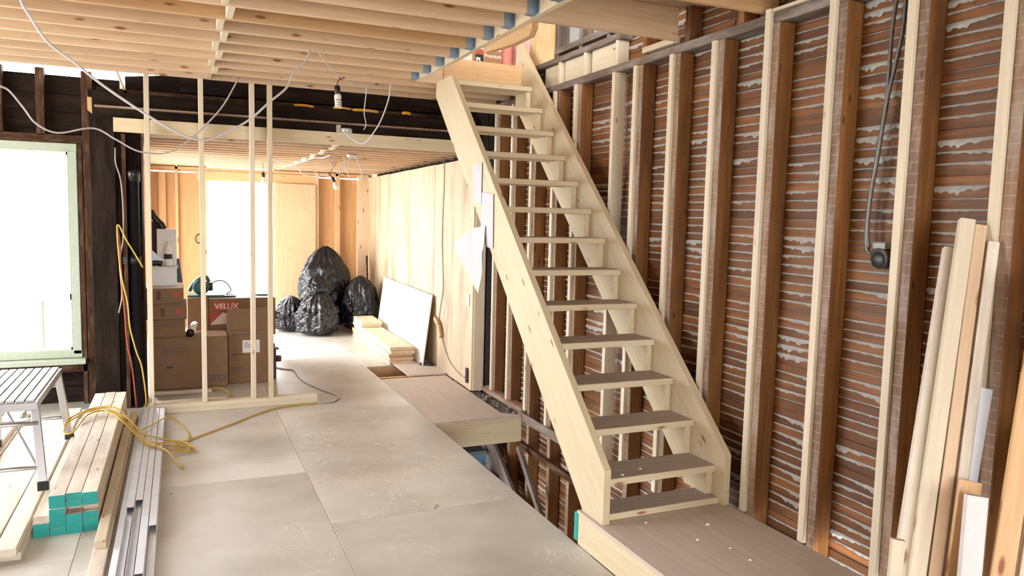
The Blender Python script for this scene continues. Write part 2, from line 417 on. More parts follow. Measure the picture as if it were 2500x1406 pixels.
G = 'studs of the back wall'
stud(-.26, -.17, BY, BY+.088, 0, 2.2, PINE_C2, 'back wall stud left of the white box, furthest left on that wall', G)
stud(-.05, -.012, BY, BY+.088, 0, 2.28, PINE_C2, 'back wall stud in the middle of the bay left of the doorway', G)
stud(.275, .367, BY, BY+.088, 0, 2.104, PINE_C2, 'back wall stud forming the left jamb of the bright doorway', G)
stud(1.89, 1.935, BY-.01, BY+.088, 0, 2.28, PINE_C, 'back wall stud beside the right edge of the plywood door panel', G)
stud(2.19, 2.26, BY, BY+.088, 0, 2.28, PINE_C2, 'slim back wall stud above the tallest black bin bag', G)
stud(2.53, 2.69, BY-.02, BY+.088, 0, 2.28, PINE_C, 'wide pale stud standing in the back right corner', G)
o = MB().box((1.292, BY-.035, .02), (1.887, BY-.017, 2.10), PLY_D, 2).build('plywood_door_panel'); tag(o, 'tall knotty plywood panel standing right of the bright doorway', 'plywood panel')
for p in (0,):
    hd = MB(); hd.box((-.4, BY, 2.245), (2.75, BY+.088, 2.283), PINE_C2, 0); struct(hd, 'trim_3')

# left wall of the back room with a wide glazed opening
wl = MB()
wl.box((-.50, 7.4, 0), (-.42, 8.35, 2.5), PLY_O, 2); wl.box((-.50, 11.1, 0), (-.42, BY+.1, 2.5), PLY_O, 2)
wl.box((-.50, 8.35, 2.15), (-.42, 11.1, 2.5), PLY_O, 1); wl.box((-.50, 8.35, 0), (-.42, 11.1, .08), PLY_O, 1)
struct(wl, 'wall_left_back')

# dark old wall with the window (faces the camera)
ww = MB(); WY = 7.30
X1, ZB, ZT = -.775, .40, 2.17      # window opening right edge, bottom, top
for k in range(20):                # horizontal dark boards behind the studs
    z0 = k*.145; z1 = z0+.142
    if z1 > 2.80: z1 = 2.76
    if z1 < ZB+.02 or z0 > ZT:
        ww.box((-3.45, WY+.06, z0), (-.45, WY+.085, z1), DARK, 0)
    else:
        ww.box((X1, WY+.06, z0), (-.45, WY+.085, z1), DARK, 0); ww.box((-3.45, WY+.06, z0), (-2.72, WY+.085, z1), DARK, 0)
    if z1 >= 2.76: break
for a_, b_, c_, d_ in ((-3.45, -.45, 0, ZB), (X1, -.45, ZB, ZT), (-3.45, -2.72, ZB, ZT), (-3.45, -.45, ZT, 2.755)): ww.box((a_, WY+.086, c_), (b_, WY+.11, d_), DARK, 0)
struct(ww, 'wall_far_left')
def dstud(x0, x1, z0, z1, label, y0=WY-.03, y1=WY+.06, mat=DARK2, axis=2, name='wall_stud'):
    o = MB().box((x0, y0, z0), (x1, y1, z1), mat, axis, .003).build(name)
    tag(o, label, 'stud' if axis == 2 else 'beam', 'old dark timbers of the window wall'); return o
dstud(-1.345, -1.285, 2.26, 2.80, 'old dark stud at the left frame edge above the window')
dstud(-1.055, -.995, 2.26, 2.80, 'old dark stud above the middle of the window')
dstud(-.73, -.655, 0, 2.80, 'tall old dark stud right of the window with lath marks')
dstud(-2.9, -.73, 2.20, 2.27, 'old dark head beam lying across the top of the window', axis=0, name='window_head_beam')
dstud(-2.9, -.73, .28, .36, 'old dark beam running under the window sill', axis=0, name='window_sill_beam')
o = dstud(-.77, -.735, .0, 2.2, 'narrow dark jack stud touching the right side of the window frame')
# window
win = MB()
def fr(x0, x1, z0, z1, mat=WFRAME, y0=WY-.035, y1=WY+.05): win.box((x0, y0, z0), (x1, y1, z1), mat, 0 if x1-x0 > z1-z0 else 2, .004)
fr(-2.72, -.775, 2.135, 2.20); fr(-.838, -.775, .44, 2.135); fr(-2.72, -2.66, .44, 2.135); fr(-2.72, -.775, .405, .47)
fr(-.855, -.838, .9, 2.135, WFRAME2); fr(-2.66, -.838, 2.105, 2.135, WFRAME2); fr(-2.66, -.838, .895, .955, WFRAME2)
fr(-1.135, -1.075, .47, .895, WFRAME2, WY-.02, WY+.03); fr(-1.073, -1.052, .47, .895, WFRAME2, WY-.03, WY+.03)
fr(-.858, -.838, .47, .895, WFRAME2); fr(-2.66, -.838, .47, .50, WFRAME2); fr(-2.1, -2.04, .47, .895, WFRAME2)
w1 = struct(win, 'window_1')
s_ = MB(); s_.box((-2.85, WY-.10, .355), (-.745, WY+.02, .402), WFRAME, 0, .006); struct(s_, 'window_sill', w1)
gl_ = MB(); gl_.box((-2.66, WY+.005, .47), (-.84, WY+.01, 2.12), GLASS, 0, 0); struct(gl_, 'window_pane', w1)
lt = MB(); lt.box((-.965, WY-.035, .50), (-.93, WY-.022, .53), WFRAME2, 0); struct(lt, 'window_latch', w1)

# dark end of the dividing wall
de = MB()
de.box((-.655, 6.98, 0), (-.47, 7.9, 2.62), DARK, 2, .004); de.box((-.468, 7.02, 0), (-.40, 7.5, 2.33), DARK, 2, .004); de.box((-.40, 7.08, 0), (-.285, 7.5, 2.30), DARK, 2, .004)
struct(de, 'wall_divider_end')
o = MB().box((-.425, 6.985, .0), (-.395, 7.02, 2.28), DARK2, 2, .003).build('wall_stud'); tag(o, 'thin weathered furring strip left of the black drain pipe', 'stud', 'old dark timbers of the window wall')
pp = MB(); pp.lathe((-.345, 7.02, 0), [(.042, 0), (.042, 1.90), (.05, 1.90), (.052, 1.97), (.045, 2.0)], PIPE, 20)
pp.lathe((-.345, 7.02, 1.22), [(.05, 0), (.05, .06)], BLACK, 20)
tag(pp.build('drain_pipe'), 'vertical black plastic drain pipe on the dark wall end', 'pipe')
jb = MB(); jb.box((-.43, 6.96, 1.22), (-.395, 6.99, 1.28), BLACK, 2, .004)
tag(jb.build('pipe_bracket'), 'small black bracket beside the drain pipe', 'bracket')

# other walls out of the frame, with real openings
wf = MB()
wf.box((-3.5, -3.15, 0), (-1.2, -3.05, 2.8), PINE_S, 2); wf.box((2.4, -3.15, 0), (2.9, -3.05, 2.8), PINE_S, 2)
wf.box((-1.2, -3.15, 0), (2.4, -3.05, .75), PINE_S, 0); wf.box((-1.2, -3.15, 2.45), (2.4, -3.05, 2.95), PINE_S, 0)
struct(wf, 'wall_front')
wl = MB()
wl.box((-3.55, -3.1, 0), (-3.45, 7.4, .5), PINE_S, 1); wl.box((-3.55, -3.1, 2.6), (-3.45, 7.4, 2.95), PINE_S, 1)
wl.box((-3.55, -3.1, .5), (-3.45, 3.3, 2.6), PINE_S, 2); wl.box((-3.55, 6.5, .5), (-3.45, 7.4, 2.6), PINE_S, 2)
struct(wl, 'wall_left')

# upper deck = front ceiling, with the stair opening
ce = MB(); dz0, dz1 = 2.92, 2.938
ce.box((-3.5, -3.1, dz0), (1.755, 6.75, dz1), DECK, 0); ce.box((1.755, -3.1, dz0), (2.85, 3.77, dz1), DECK, 0); ce.box((1.755, 5.99, dz0), (2.85, 6.75, dz1), DECK, 0)
struct(ce, 'ceiling')
ce = MB(); ce.box((-.6, 6.84, BZ+.185), (2.95, BY+.1, BZ+.20), OLDF, 0); struct(ce, 'ceiling_back')  # darker old-stud colour puts shade between the joists into the deck

# upstairs shell
us = MB()
us.box((-3.5, 7.4, 2.95), (2.9, 7.45, 5.2), PINE_S, 0); us.box((2.83, -3.1, 3.05), (2.88, 7.4, 5.2), PLASTER, 1)
us.box((-3.55, -3.1, 3.9), (-3.5, 7.4, 5.2), PINE_S, 1)
struct(us, 'wall_upstairs')
us = MB(); us.box((-3.5, -3.1, 5.2), (2.9, 7.45, 5.25), DECK, 0); struct(us, 'ceiling_upstairs')

# basement seen through the opening
ba = MB(); ba.box((-.2, 1, -2.45), (2.85, 9.5, -2.4), GREYP, 1); struct(ba, 'floor_basement')
ba = MB(); ba.box((-.2, 9.5, -2.4), (2.85, 9.6, -.03), GREYP, 0); ba.box((.3, 2.9, -2.4), (.35, 4.4, -.03), GREYP, 1); ba.box((.3, 6.0, -2.4), (.35, 9.5, -.03), GREYP, 1); ba.box((.3, 4.4, -2.4), (.35, 6.0, -1.3), GREYP, 1); ba.box((2.75, 7.0, -2.4), (2.80, 9.6, -.03), GREYP, 1); ba.box((.3, 2.4, -2.4), (2.8, 2.5, -.03), DARK, 0)  # gap in the left wall made for the added basement lamp
struct(ba, 'wall_basement')

# exterior
gr = MB(); gr.box((-60, -40, -.45), (60, 90, -.40), GROUND, 0); gr_ = gr
# ground only around the house, not over the basement
gr = MB(); gr.box((-60, BY+.3, -.45), (60, 90, -.40), GROUND, 0); gr.box((-60, -40, -.45), (-3.9, BY+.3, -.40), GROUND, 0); gr.box((-3.9, -40, -.45), (60, -3.3, -.40), GROUND, 0)
o = gr.build('ground'); o['kind'] = 'structure'
h = thing('far_house', (.3, 26, -.4), 'pale far house with small windows seen through the back doorway', 'house')
MB().box((-.6, 26, -.4), (1.62, 30, 4.4), FACADE, 2).build('wall', h)
for zz in (2.15, 1.85, 1.5, 1.15, -.05, -.5): MB().box((1.0, 25.97, zz), (1.18, 26.0, zz+.22), DKWIN, 2).build('window', h)
MB().box((.55, 25.9, 3.0), (1.65, 26.0, 3.06), DKWIN, 0).build('cornice', h)
MB().tube([(1.45, 25.93, 2.75), (1.45, 25.93, 0)], .03, DKWIN, 6, False).build('downpipe', h)
MB().box((1.0, 25.97, .3), (1.3, 26, .9), REDB, 2).build('brick_panel', h)
h = thing('neighbour_house', (-2.4, 15, -.4), 'washed-out neighbouring house outside the left window', 'house')
MB().box((-4.5, 15, -.4), (-1.95, 19, 1.35), FACADE, 2).build('wall', h)
MB().box((-2.5, 14.97, .35), (-2.2, 15.0, .75), DKWIN, 2).build('window', h); MB().box((-4.5, 14.9, 1.0), (-1.95, 15, 1.04), DKWIN, 0).build('ledge', h)
MB().tube([(-2.08, 14.95, 1.3), (-2.08, 14.95, -.4)], .03, DKWIN, 6, False).build('downpipe', h)

# ================================================================ FRAMING OF THE RIGHT WALL
G = 'new pine studs along the lath wall'
labs = ['first from the right edge, beside the leaning boards', 'left of the leaning boards and right of the metal-clad cable', 'left of the bay with the metal-clad cable', 'second left of the cable bay', 'third left of the cable bay', 'fourth left of the cable bay', 'fifth left of the cable bay, with chipped white edge']
for i, y in enumerate(new_y):
    if i < 4: zt = CZ
    else: zt = 2.665
    zb = .179 if y < 3.3 else (.0 if y < 5.7 else .04)
    lab = 'pale new lath wall stud, '+labs[i] if i < 7 else 'pale new stud behind the stairs, '+['nearest', 'second', 'third', 'fourth', 'furthest'][i-7]+' of those beyond the wide one'
    o = MB().board((RX+.02+R.uniform(-.004, .004), y+.019, zb), (RX+.02, y+.019, zt), .038, .040, (0, 1, 0), PINE_S, .002).build('wall_stud'); tag(o, lab, 'stud', G)
    # old brown stud sistered on its near side
    def olds(yb, label):
        mb = MB(); bx = [] ; 
        mb.box((RX+.022, yb, -1.7), (LX-.006, yb+.048, 2.665), OLD, 2, .003)
        mb.box((RX+.019, yb+.001, -1.7), (RX+.022, yb+.047, 2.664), OLDF, 2, .0005)
        oo = mb.build('old_wall_stud'); tag(oo, label, 'stud', 'old brown studs of the lath wall')
    olds(y-.049, 'old brown lath wall stud, '+(['nearest the leaning boards', 'bounding the cable bay on its right', 'bounding the cable bay on its left', 'second left of the cable bay', 'third left of the cable bay', 'fourth left of the cable bay', 'next right of the wide pale stud'][i] if i < 7 else ['first', 'second', 'third', 'fourth', 'furthest'][i-7]+' beyond the wide pale stud'))
o = MB().box((RX, 4.44, .0), (RX+.089, 4.478, 2.665), PINE_S, 2, .002).build('wall_stud')
tag(o, 'wide free-standing pale pine stud on the lath wall above the middle of the stairs', 'stud', G)
# one more old stud at the right image edge
mb = MB(); mb.box((RX+.02, 1.33, .178), (LX-.006, 1.40, 2.67), OLD, 2, .003); tag(mb.build('old_wall_stud'), 'old brown stud at the extreme right edge behind the leaning boards', 'stud', 'old brown studs of the lath wall')
mb = MB(); mb.box((RX, 1.40, .179), (RX+.04, 1.438, CZ), PINE_S, 2, .003); tag(mb.build('wall_stud'), 'new pale stud beyond the right frame edge', 'stud', G)
# plates
tag(MB().box((RX+.019, .5, 2.667), (LX-.005, 6.7, 2.718), PLATE, 1, .004).build('top_plate'), 'long old grey plate lying on top of the brown studs', 'plate', 'old wall plates')
tag(MB().box((RX+.019, 4.42, 2.885), (LX-.005, 6.7, 2.925), PLATE, 1, .004).build('upper_plate'), 'upper old grey plate at the edge of the upstairs floor', 'plate', 'old wall plates')
tag(MB().box((RX+.005, 1.6, 2.719), (RX+.05, 2.985, 2.734), PINE_S, 1, .002).build('furring_strip'), 'thin pale strip on top of the old plate at the upper right', 'strip')
tag(MB().board((RX+.03, 3.80, 2.748), (RX+.04, 4.15, 2.752), .045, .036, (1, 0, 0), PINE_S, .002).build('pine_offcut'), 'short pale offcut lying on the old top plate', 'offcut')
for y0, y1, n in ((5.35, 5.62, 'left one beside the stair stringer'), (4.98, 5.28, 'middle one'), (4.52, 4.86, 'right one, dustiest')):
    tag(MB().box((RX+.06, y0, 2.72), (RX+.075, y1, 2.884), PINE_S, 1, .001).build('blocking_board'), 'pale pine blocking board between the two old plates, '+n, 'blocking', 'blocking between old plates')
for y0, n in ((5.30, 'left'), (4.90, 'middle'), (4.46, 'right')):
    tag(MB().box((RX+.03, y0, 2.72), (LX-.006, y0+.036, 2.884), PINE_S, 2, .001).build('short_block'), 'short upright block between the two old plates, %s of three' % n, 'blocking', 'upright blocks between old plates')
for y0, n in ((4.12, 'left, by the offcut'), (3.68, 'middle'), (3.22, 'right')):
    tag(MB().box((RX+.03, y0, 2.72), (LX-.006, y0+.045, 3.05), OLD, 2, .002).build('old_cripple_stud'), 'short old stud above the grey top plate, '+n, 'stud', 'short old studs above the plate')
# floor level plates along the wall
tag(MB().box((RX-.01, 5.77, .0), (RX+.08, 6.70, .045), OLDF, 1, .003).build('sole_plate'), 'worn sole plate on the floor beyond the stairs', 'plate', 'low wall plates')
tag(MB().box((RX-.013, 4.45, -.06), (RX-.001, 5.84, .015), PLATE, 1, .003).build('ledger_board'), 'pale grey ledger board along the wall at floor level beside the opening', 'ledger', 'low wall plates')
tag(MB().box((RX-.018, 3.3, -.30), (RX+.018, 5.80, -.245), DARK2, 1, .003).build('ledger_board'), 'dark ledger running below floor level in the stair opening', 'ledger', 'low wall plates')

# ================================================================ CEILING JOISTS
y = 6.72; k = 0; G = 'front ceiling joists'
while y > 1.2:
    k += 1
    full = (y > 5.86)
    mat = PINE_C2 if k in (8, 13) else PINE_C
    xe = RX+.08 if full else 1.713
    mb = MB(); mb.box((-3.45, y-.019, CZ), (xe, y+.019, 2.919), mat, 0, .002)
    tag(mb.build('ceiling_joist'), 'new pine joist of the front ceiling, %s counting from the dark beam toward the camera' % ordinal(k), 'joist', G)
    y -= .305
njo = k
y = 3.08; k = 0
while y > 1.0:
    k += 1; mb = MB(); mb.box((1.80, y-.019, CZ), (LX-.01, y+.019, 2.919), PINE_C2 if k == 1 else PINE_C, 0, .002)
    tag(mb.build('ceiling_joist'), 'short pine joist between trimmer beam and lath wall, %s nearer than the stair opening' % ordinal(k), 'joist', 'short ceiling joists right of the trimmer')
    y -= .38
# trimmer beam with hangers
tr_ = thing('trimmer_beam', (1.735, 3.5, CZ), 'long pale trimmer beam with steel hangers along the stair opening', 'beam')
MB().box((1.716, 1.0, CZ-.004), (1.754, 5.86, 2.919), PINE_T, 1, .002).build('beam', tr_)
y = 6.72-.305*3
for i in range(13):
    hg = MB(); 
    for s in (-1, 1):
        hg.box((1.662, y+s*.0195, CZ-.001), (1.7155, y+s*.0215, CZ+.12), HANG, 2, .0003); hg.box((1.7135, y+s*.02, CZ-.002), (1.7158, y+s*.052, CZ+.13), HANG, 2, .0003)
    hg.box((1.662, y-.0205, CZ-.0035), (1.7155, y+.0205, CZ-.001), HANG, 0, .0003); hg.build('joist_hanger', tr_)
    y -= .305
tag(MB().poly([(1.756, 3.79, 2.919), (1.756, 3.79, 2.70), (1.756, 3.83, 2.665), (1.756, 4.05, 2.665), (1.756, 4.5, 2.70), (1.756, 4.5, 2.919)], (.036, 0, 0), PINE_C2, (0, 1, 0)).build('trimmer_cleat'), 'short golden block fixed behind the trimmer beam at the stair opening', 'block')
tag(MB().box((1.756, 3.755, CZ), (LX-.12, 3.793, 2.919), PINE_C, 0, .002).build('header_beam'), 'golden header beam crossing at the near end of the stair opening', 'beam')
# blocking row
bl = 0
yy = 6.72
for i in range(12):
    x = .25+(.018 if i % 2 else -.018)
    bl += 1; mb = MB(); mb.box((x-.019, yy-.305+.0195, CZ+.002), (x+.019, yy-.0195, 2.915), PINE_S, 1, .002)
    tag(mb.build('joist_blocking'), 'pale solid block between front ceiling joists, %s from the dark beam' % ordinal(bl), 'blocking', 'blocking row of the front ceiling'); yy -= .305
# back ceiling joists
y = 6.86; k = 0
while y < BY-.1:
    k += 1; x0 = -.47 if k == 1 else -.41
    mb = MB(); mb.box((x0, y-.019, BZ), (2.80 if y > 6.95 else 2.67, y+.019, BZ+(.184 if k > 1 else .11)), PINE_C if k > 1 else PINE_T, 0, .002)
    tag(mb.build('ceiling_joist'), ('wide pale rim joist under the dark beam, front of the back room ceiling' if k == 1 else 'joist of the back room ceiling, %s behind the dark beam' % ordinal(k-1)), 'joist', 'back ceiling joists')
    y += .305
nb = k
for i in range(nb-1):
    y0 = 6.86+.305*i; x = 1.33+(.016 if i % 2 else -.016)
    tag(MB().box((x-.019, y0+.0195, BZ+.002), (x+.019, y0+.305-.0195, BZ+.18), PINE_S, 1, .002).build('joist_blocking'), 'pale block between back room joists, %s behind the dark beam' % ordinal(i+1), 'blocking', 'blocking row of the back ceiling')

# dark old beams above the rim joist
tag(MB().box((-.62, 6.90, 2.397), (2.68, 6.99, 2.60), DARK, 0, .006).build('charred_beam'), 'lower charred black beam spanning above the rim joist', 'beam', 'charred beams')
tag(MB().box((.02, 7.06, 2.66), (2.68, 7.12, 2.83), DARK, 0, .006).build('charred_beam'), 'upper charred black beam set back under the ceiling joists', 'beam', 'charred beams')
tag(MB().box((-.44, 7.00, 2.60), (2.68, 7.10, 2.64), DARK2, 0, .004).build('old_batten'), 'thin dark batten between the two charred beams', 'batten')
for i, (x0, x1, z0, h_) in enumerate(((.93, 1.10, 2.605, .022), (1.27, 1.43, 2.61, .022), (1.44, 1.68, 2.605, .028), (1.90, 1.98, 2.61, .03))):
    mb = MB(); mb.tube([(x0, 6.905, z0+.006), ((x0+x1)/2, 6.900, z0+.01), (x1, 6.905, z0+.004)], [h_*.35]+[h_*.5]*11+[h_*.3], FOAM, 8)
    tag(mb.build('spray_foam'), 'yellow foam bead on the charred beam, %s from the left' % ordinal(i+1), 'foam', 'foam beads on the charred beam')
tag(MB().poly([(-.655, 6.93, 2.55), (-.61, 6.93, 2.55), (-.575, 6.93, 2.50), (-.575, 6.93, 2.42), (-.60, 6.93, 2.40), (-.655, 6.93, 2.45)], (0, .10, 0), PINE_C2, (0, 1, 0)).build('cut_block'), 'cut yellow end of a block at the left end of the charred beam', 'block')
tag(MB().poly([(-.47, 7.0, 2.83), (-.455, 7.0, 2.83), (-.36, 7.0, 2.58), (-.385, 7.0, 2.58)], (0, .03, 0), PINE_C2, (0, 0, 1)).build('splintered_lath'), 'splintered yellow stick slanting above the dark wall', 'splinter')
# shallow cross wall behind beams closing the attic space partly (light slit left above it)
ws = MB(); ws.box((.1, 7.25, 2.44), (2.85, 7.3, 2.90), DARK, 0); ws.box((-.62, 7.25, 2.44), (-.05, 7.3, 2.68), DARK, 0); ws.poly([(-.40, 7.2, 2.5), (-.40, 7.2, 2.775), (.3, 7.2, 2.86), (.3, 7.2, 2.5)], (0, .04, 0), DARK, (1, 0, 0)); struct(ws, 'wall_over_beam')

# ================================================================ PARTITION FRAME
pf = thing('partition_frame', (.4, 6.745, 0), 'open pine partition frame of four slim studs on a long bottom plate', 'partition')
MB().box((-.26, 6.70, .0005), (1.10, 6.789, .0385), PINE_S, 0, .002).build('bottom_plate', pf)
MB().box((-.26, 6.70, .039), (1.10, 6.789, .076), PINE_S, 0, .002).build('bottom_plate', pf)
for xb, xt in ((-.228, -.225), (.175, .172), (.565, .566), (.708, .708)):
    MB().board((xb, 6.745, .077), (xt, 6.745, CZ-.001), .038, .089, (1, 0, 0), PINE_T if xb > .6 else PINE_S, .002).build('stud', pf)

# ================================================================ STAIRS
st = thing('staircase', (2.26, 4.4, .178), 'steep open pine staircase with closed stringers rising to the upper floor', 'staircase')
SL = .951
def zup(y): return .455+SL*(y-3.09)
def zlo(y): return .285+SL*(y-3.398)
for x0, nm in ((1.886, 'L'), (2.625, 'R')):
    ytop = 5.93 if nm == 'R' else 5.80
    pts = [(x0, 3.09, .18), (x0, 3.09, zup(3.09))]
    if nm == 'R': pts += [(x0, 5.95, zup(5.95)), (x0, 5.98, 2.94), (x0, 5.98, zlo(5.98))]
    else: pts += [(x0, 5.49, zup(5.49)), (x0, 5.84, 2.733), (x0, 5.86, zlo(5.86))]
    yb = 3.398+(.18-.285)/SL; pts += [(x0, yb, .18)]
    MB().poly(pts, (.038, 0, 0), PINE_T, (0, 1, SL)).build('stringer', st)
TW0, TW1 = 1.925, 2.624
def ty(k): return 3.165+.2057*k
def tz(k): return .380+.1962*k
for k in range(13):
    mb = MB(); mb.box((TW0, ty(k), tz(k)-.037), (TW1, ty(k)+.235, tz(k)-.002), PINE_T, 0, .002)
    mb.box((TW0+.001, ty(k)+.002, tz(k)-.002), (TW1-.001, ty(k)+.234, tz(k)), TREAD, 0, .0004)
    mb.build('tread', st)
for xa in (1.925, 2.586):     # sawtooth inner stringers
    pts = []
    for k in range(13):
        pts += [(xa, ty(k)+.022, (tz(k-1) if k else .216)), (xa, ty(k)+.022, tz(k)-.038)]
        if k < 12: pts += [(xa, ty(k+1)+.022, tz(k)-.038)]
    pts2 = [p for i, p in enumerate(pts)]
    ye = ty(12)+.235; pts2 += [(xa, ye, tz(12)-.038), (xa, ye, zlo(ye)-.03), (xa, 3.42, zlo(3.42)-.03), (xa, 3.38, .216)]
    MB().poly(pts2, (.037, 0, 0), PINE_T, (0, 1, SL)).build('sawtooth_stringer', st)
mb = MB(); mb.box((TW0, 3.13, .180), (TW1, 3.30, .212), PINE_T, 0, .002); mb.box((TW0+.001, 3.132, .212), (TW1-.001, 3.298, .2145), TREAD, 0, .0003); mb.build('bottom_board', st)
tag(MB().box((1.95, 5.85, 2.745), (2.624, 5.885, 2.936), PINE_C2, 0, .002).build('landing_riser'), 'golden riser board closing the top of the stair at the upper floor', 'riser board')
tag(MB().box((1.756, 5.89, CZ), (2.66, 5.925, 2.919), PINE_C, 0, .002).build('header_beam'), 'pine header beam behind the top of the stair', 'beam')

for x, y, z, n in ((2.20, 3.25, tz(0), 'nearer the right stringer'), (2.06, 3.20, tz(0), 'nearer the left stringer')):
    mb = MB(); mb.lathe((x, y, z+.0005), [(.010, 0), (.008, .003), (.002, .005)], WHITE, 7); tag(mb.build('plaster_crumb'), 'white plaster crumb on the lowest stair tread, '+n, 'crumb')
# landing
ld = thing('stair_landing', (2.28, 1.4, 0), 'raised pinkish plywood landing under the foot of the stairs', 'landing')
MB().box((1.866, -1.5, .160), (2.672, 3.315, .178), PLY_P, 1, .002).build('plywood_deck', ld)
MB().box((1.868, -1.5, .0), (1.906, 3.30, .1595), PINE_T, 1, .002).build('rim_board', ld)
MB().box((1.862, 3.300, .02), (1.90, 3.335, .165), TEAL, 2, .002).build('painted_board_end', ld)
MB().box((1.907, 3.262, .0), (2.66, 3.30, .1595), PINE_T, 0, .002).build('cross_joist', ld)
lb = MB(); lb.box((HX, 2.9, -.25), (2.79, 3.2, -.02), PINE_C2, 0); struct(lb, 'trim_4')
for i in range(9):
    x, y, s = R.uniform(1.98, 2.6), 3.05-.13*i, R.uniform(.005, .012)
    mb = MB(); mb.lathe((x, y, .1782), [(s, 0), (s*.8, s*.35), (s*.2, s*.5)], WHITE, 6)
    tag(mb.build('plaster_crumb'), 'tiny pale plaster crumb on the stair landing, %s from the stair foot' % ordinal(i+1), 'crumb', 'plaster crumbs on the landing')
for i, (x, y) in enumerate(((1.32, 4.25), (1.32, 4.27))):
    pass
mb = MB(); mb.lathe((1.34, 4.05, .0005), [(.018, 0), (.016, .004), (.004, .006)], PLASTER, 8); tag(mb.build('plaster_crumb'), 'pale plaster chip alone on the main floor', 'crumb')

# floor opening pieces
oh = MB(); oh.box((HX+.002, 5.745, -.232), (2.66, 5.783, -.019), PINE_T, 0, .002)
tag(oh.build('opening_header'), 'pale pine header board at the far end of the floor opening', 'beam')
tag(MB().poly([(HX+.002, 5.74, -.018), (2.655, 5.75, -.018), (2.52, 5.86, -.018), (2.56, 7.49, -.018), (HX+.002, 7.47, -.018)], (0, 0, .017), PLY_P, (0, 1, 0)).build('plywood_sheet'), 'pinkish plywood floor sheet beyond the stair opening', 'plywood sheet')
tag(MB().poly([(2.165, 7.50, .002), (2.66, 7.50, .002), (2.60, 8.26, .002), (2.175, 8.22, .002)], (0, 0, .016), PLY_P, (1, 0, 0)).build('loose_plywood'), 'loose plywood offcut covering part of the small floor hole', 'plywood sheet')
tag(MB().box((HX+.002, 7.62, -.15), (2.5, 7.66, -.02), PINE_C2, 0).build('floor_joist'), 'pine joist crossing the small square hole, nearer one', 'joist', 'joists in the small floor hole')
tag(MB().box((HX+.002, 7.48, -.15), (2.5, 7.515, -.02), PINE_T, 0).build('floor_joist'), 'pine joist under the near edge of the small square hole', 'joist', 'joists in the small floor hole')
hb = MB(); hb.box((HX, 7.4, -.30), (2.6, 8.3, -.28), DARK2, 0); struct(hb, 'floor_hole_bottom')
rb = MB()
for i in range(90):
    y = R.uniform(5.85, 7.6); t = (y-5.85)/1.7; x = R.uniform(2.53+.03*t, 2.66); s = R.uniform(.008, .024)
    n_ = 6; vs = []
    c = Vector((x, y, -.022+R.uniform(0, .01)))
    rb.lathe(c, [(s, 0), (s*R.uniform(.7, 1), s*.6), (s*.4, s*R.uniform(.9, 1.2))], RUB if R.random() < .7 else PLATE, 6, (R.uniform(-.3, .3), R.uniform(-.3, .3), 1))
tag(rb.build('rubble'), 'grey plaster rubble in the gap between floor sheet and wall', 'rubble', None, 'stuff')
tag(MB().box((2.52, 5.86, -.04), (2.70, 7.7, -.023), GREYP, 1).build('gap_board'), 'grey board at the bottom of the rubble gap', 'board')

# basement stair
bs = thing('basement_stairs', (2.2, 6.5, -2.4), 'old blue painted basement stairs seen through the floor opening', 'stairs')
for i in range(7):
    zz = -.30-.16*i; yy = 6.55-.25*i
    MB().box((1.70, yy-.28, zz-.16-.03), (2.56, yy-.01, zz-.16), GREYP, 0).build('tread', bs)
    MB().box((1.70, yy-.01, zz-.16), (2.56, yy+.01, zz-.03), BLUEP, 0).build('riser', bs)
MB().box((1.70, 6.56, -.33), (2.56, 7.4, -.30), GREYP, 0).build('tread', bs)
MB().board((2.60, 6.75, -.12), (2.60, 4.6, -1.50), .20, .03, (0, -.6, .8), PLATE).build('skirt', bs)
tag(MB().board((2.58, 5.62, -.24), (2.58, 4.95, -.85), .05, .035, (0, -.6, .8), PLATE).build('diagonal_brace'), 'grey diagonal brace going down inside the floor opening', 'brace')

# ================================================================ LUMBER ON THE LEFT
def lay(x, y0, y1, z, w, t, mat, label, group, dx=0, endm=None, name='lumber_board', dz=0, cat='board'):
    mb = MB(); mb.board((x, y0, z+t/2), (x+dx, y1, z+t/2+dz), w, t, (1, 0, 0), mat, .003, endm)
    return tag(mb.build(name), label, cat, group)
G = 'planks in the left heap'
px = [(-1.62, .14, 4.0, 6.9), (-1.47, .14, 4.1, 6.95), (-1.32, .14, 4.0, 6.9), (-1.175, .14, 4.05, 6.98), (-1.03, .14, 4.1, 6.75), (-.885, .14, 4.02, 6.65), (-.76, .09, 4.04, 6.9)]
for i, (x, w, a, b_) in enumerate(px):
    n = ordinal(len(px)-i)
    lay(x, a+.05, b_, .0005, w, .038, PINE_L, 'bottom layer plank of the left heap, %s leftwards from the teal ends' % n, G, .0)
    if i != 4: lay(x-.01, a, b_-.1, .0395, w, .038, PINE_L, 'upper layer plank of the left heap, %s leftwards from the teal ends' % n, G, -.015+.01*(i % 3))
# teal ended stack : 4 columns, 6 layers of flat 2x4
G = 'teal-ended studs'
yf = 4.34
cols = [-.668, -.594, -.520, -.446]
for c, x in enumerate(cols):
    for l in range(6):
        if c == 0 and l > 1: continue
        y0 = yf+R.uniform(-.012, .012)+.01*l*0; teal = True
        if c == 2 and l == 3: y0 += .06; teal = False
        if c == 3 and l == 3: y0 += .05; teal = False
        lab = 'pine stud in the teal-ended stack, %s column from the left, %s layer from the floor' % (ordinal(c+1), ordinal(l+1))
        lay(x+R.uniform(-.001, .001), y0, y0+2.35, .0005+l*.0355, .0715, .035, PINE_L, lab, G, R.uniform(-.001, .001), TEAL if teal else PINE_L)
lay(-.658, yf-.0, 6.3, .072, .088, .038, PINE_L, 'grey weathered stud lying on the leftmost teal-ended column', G, .0)
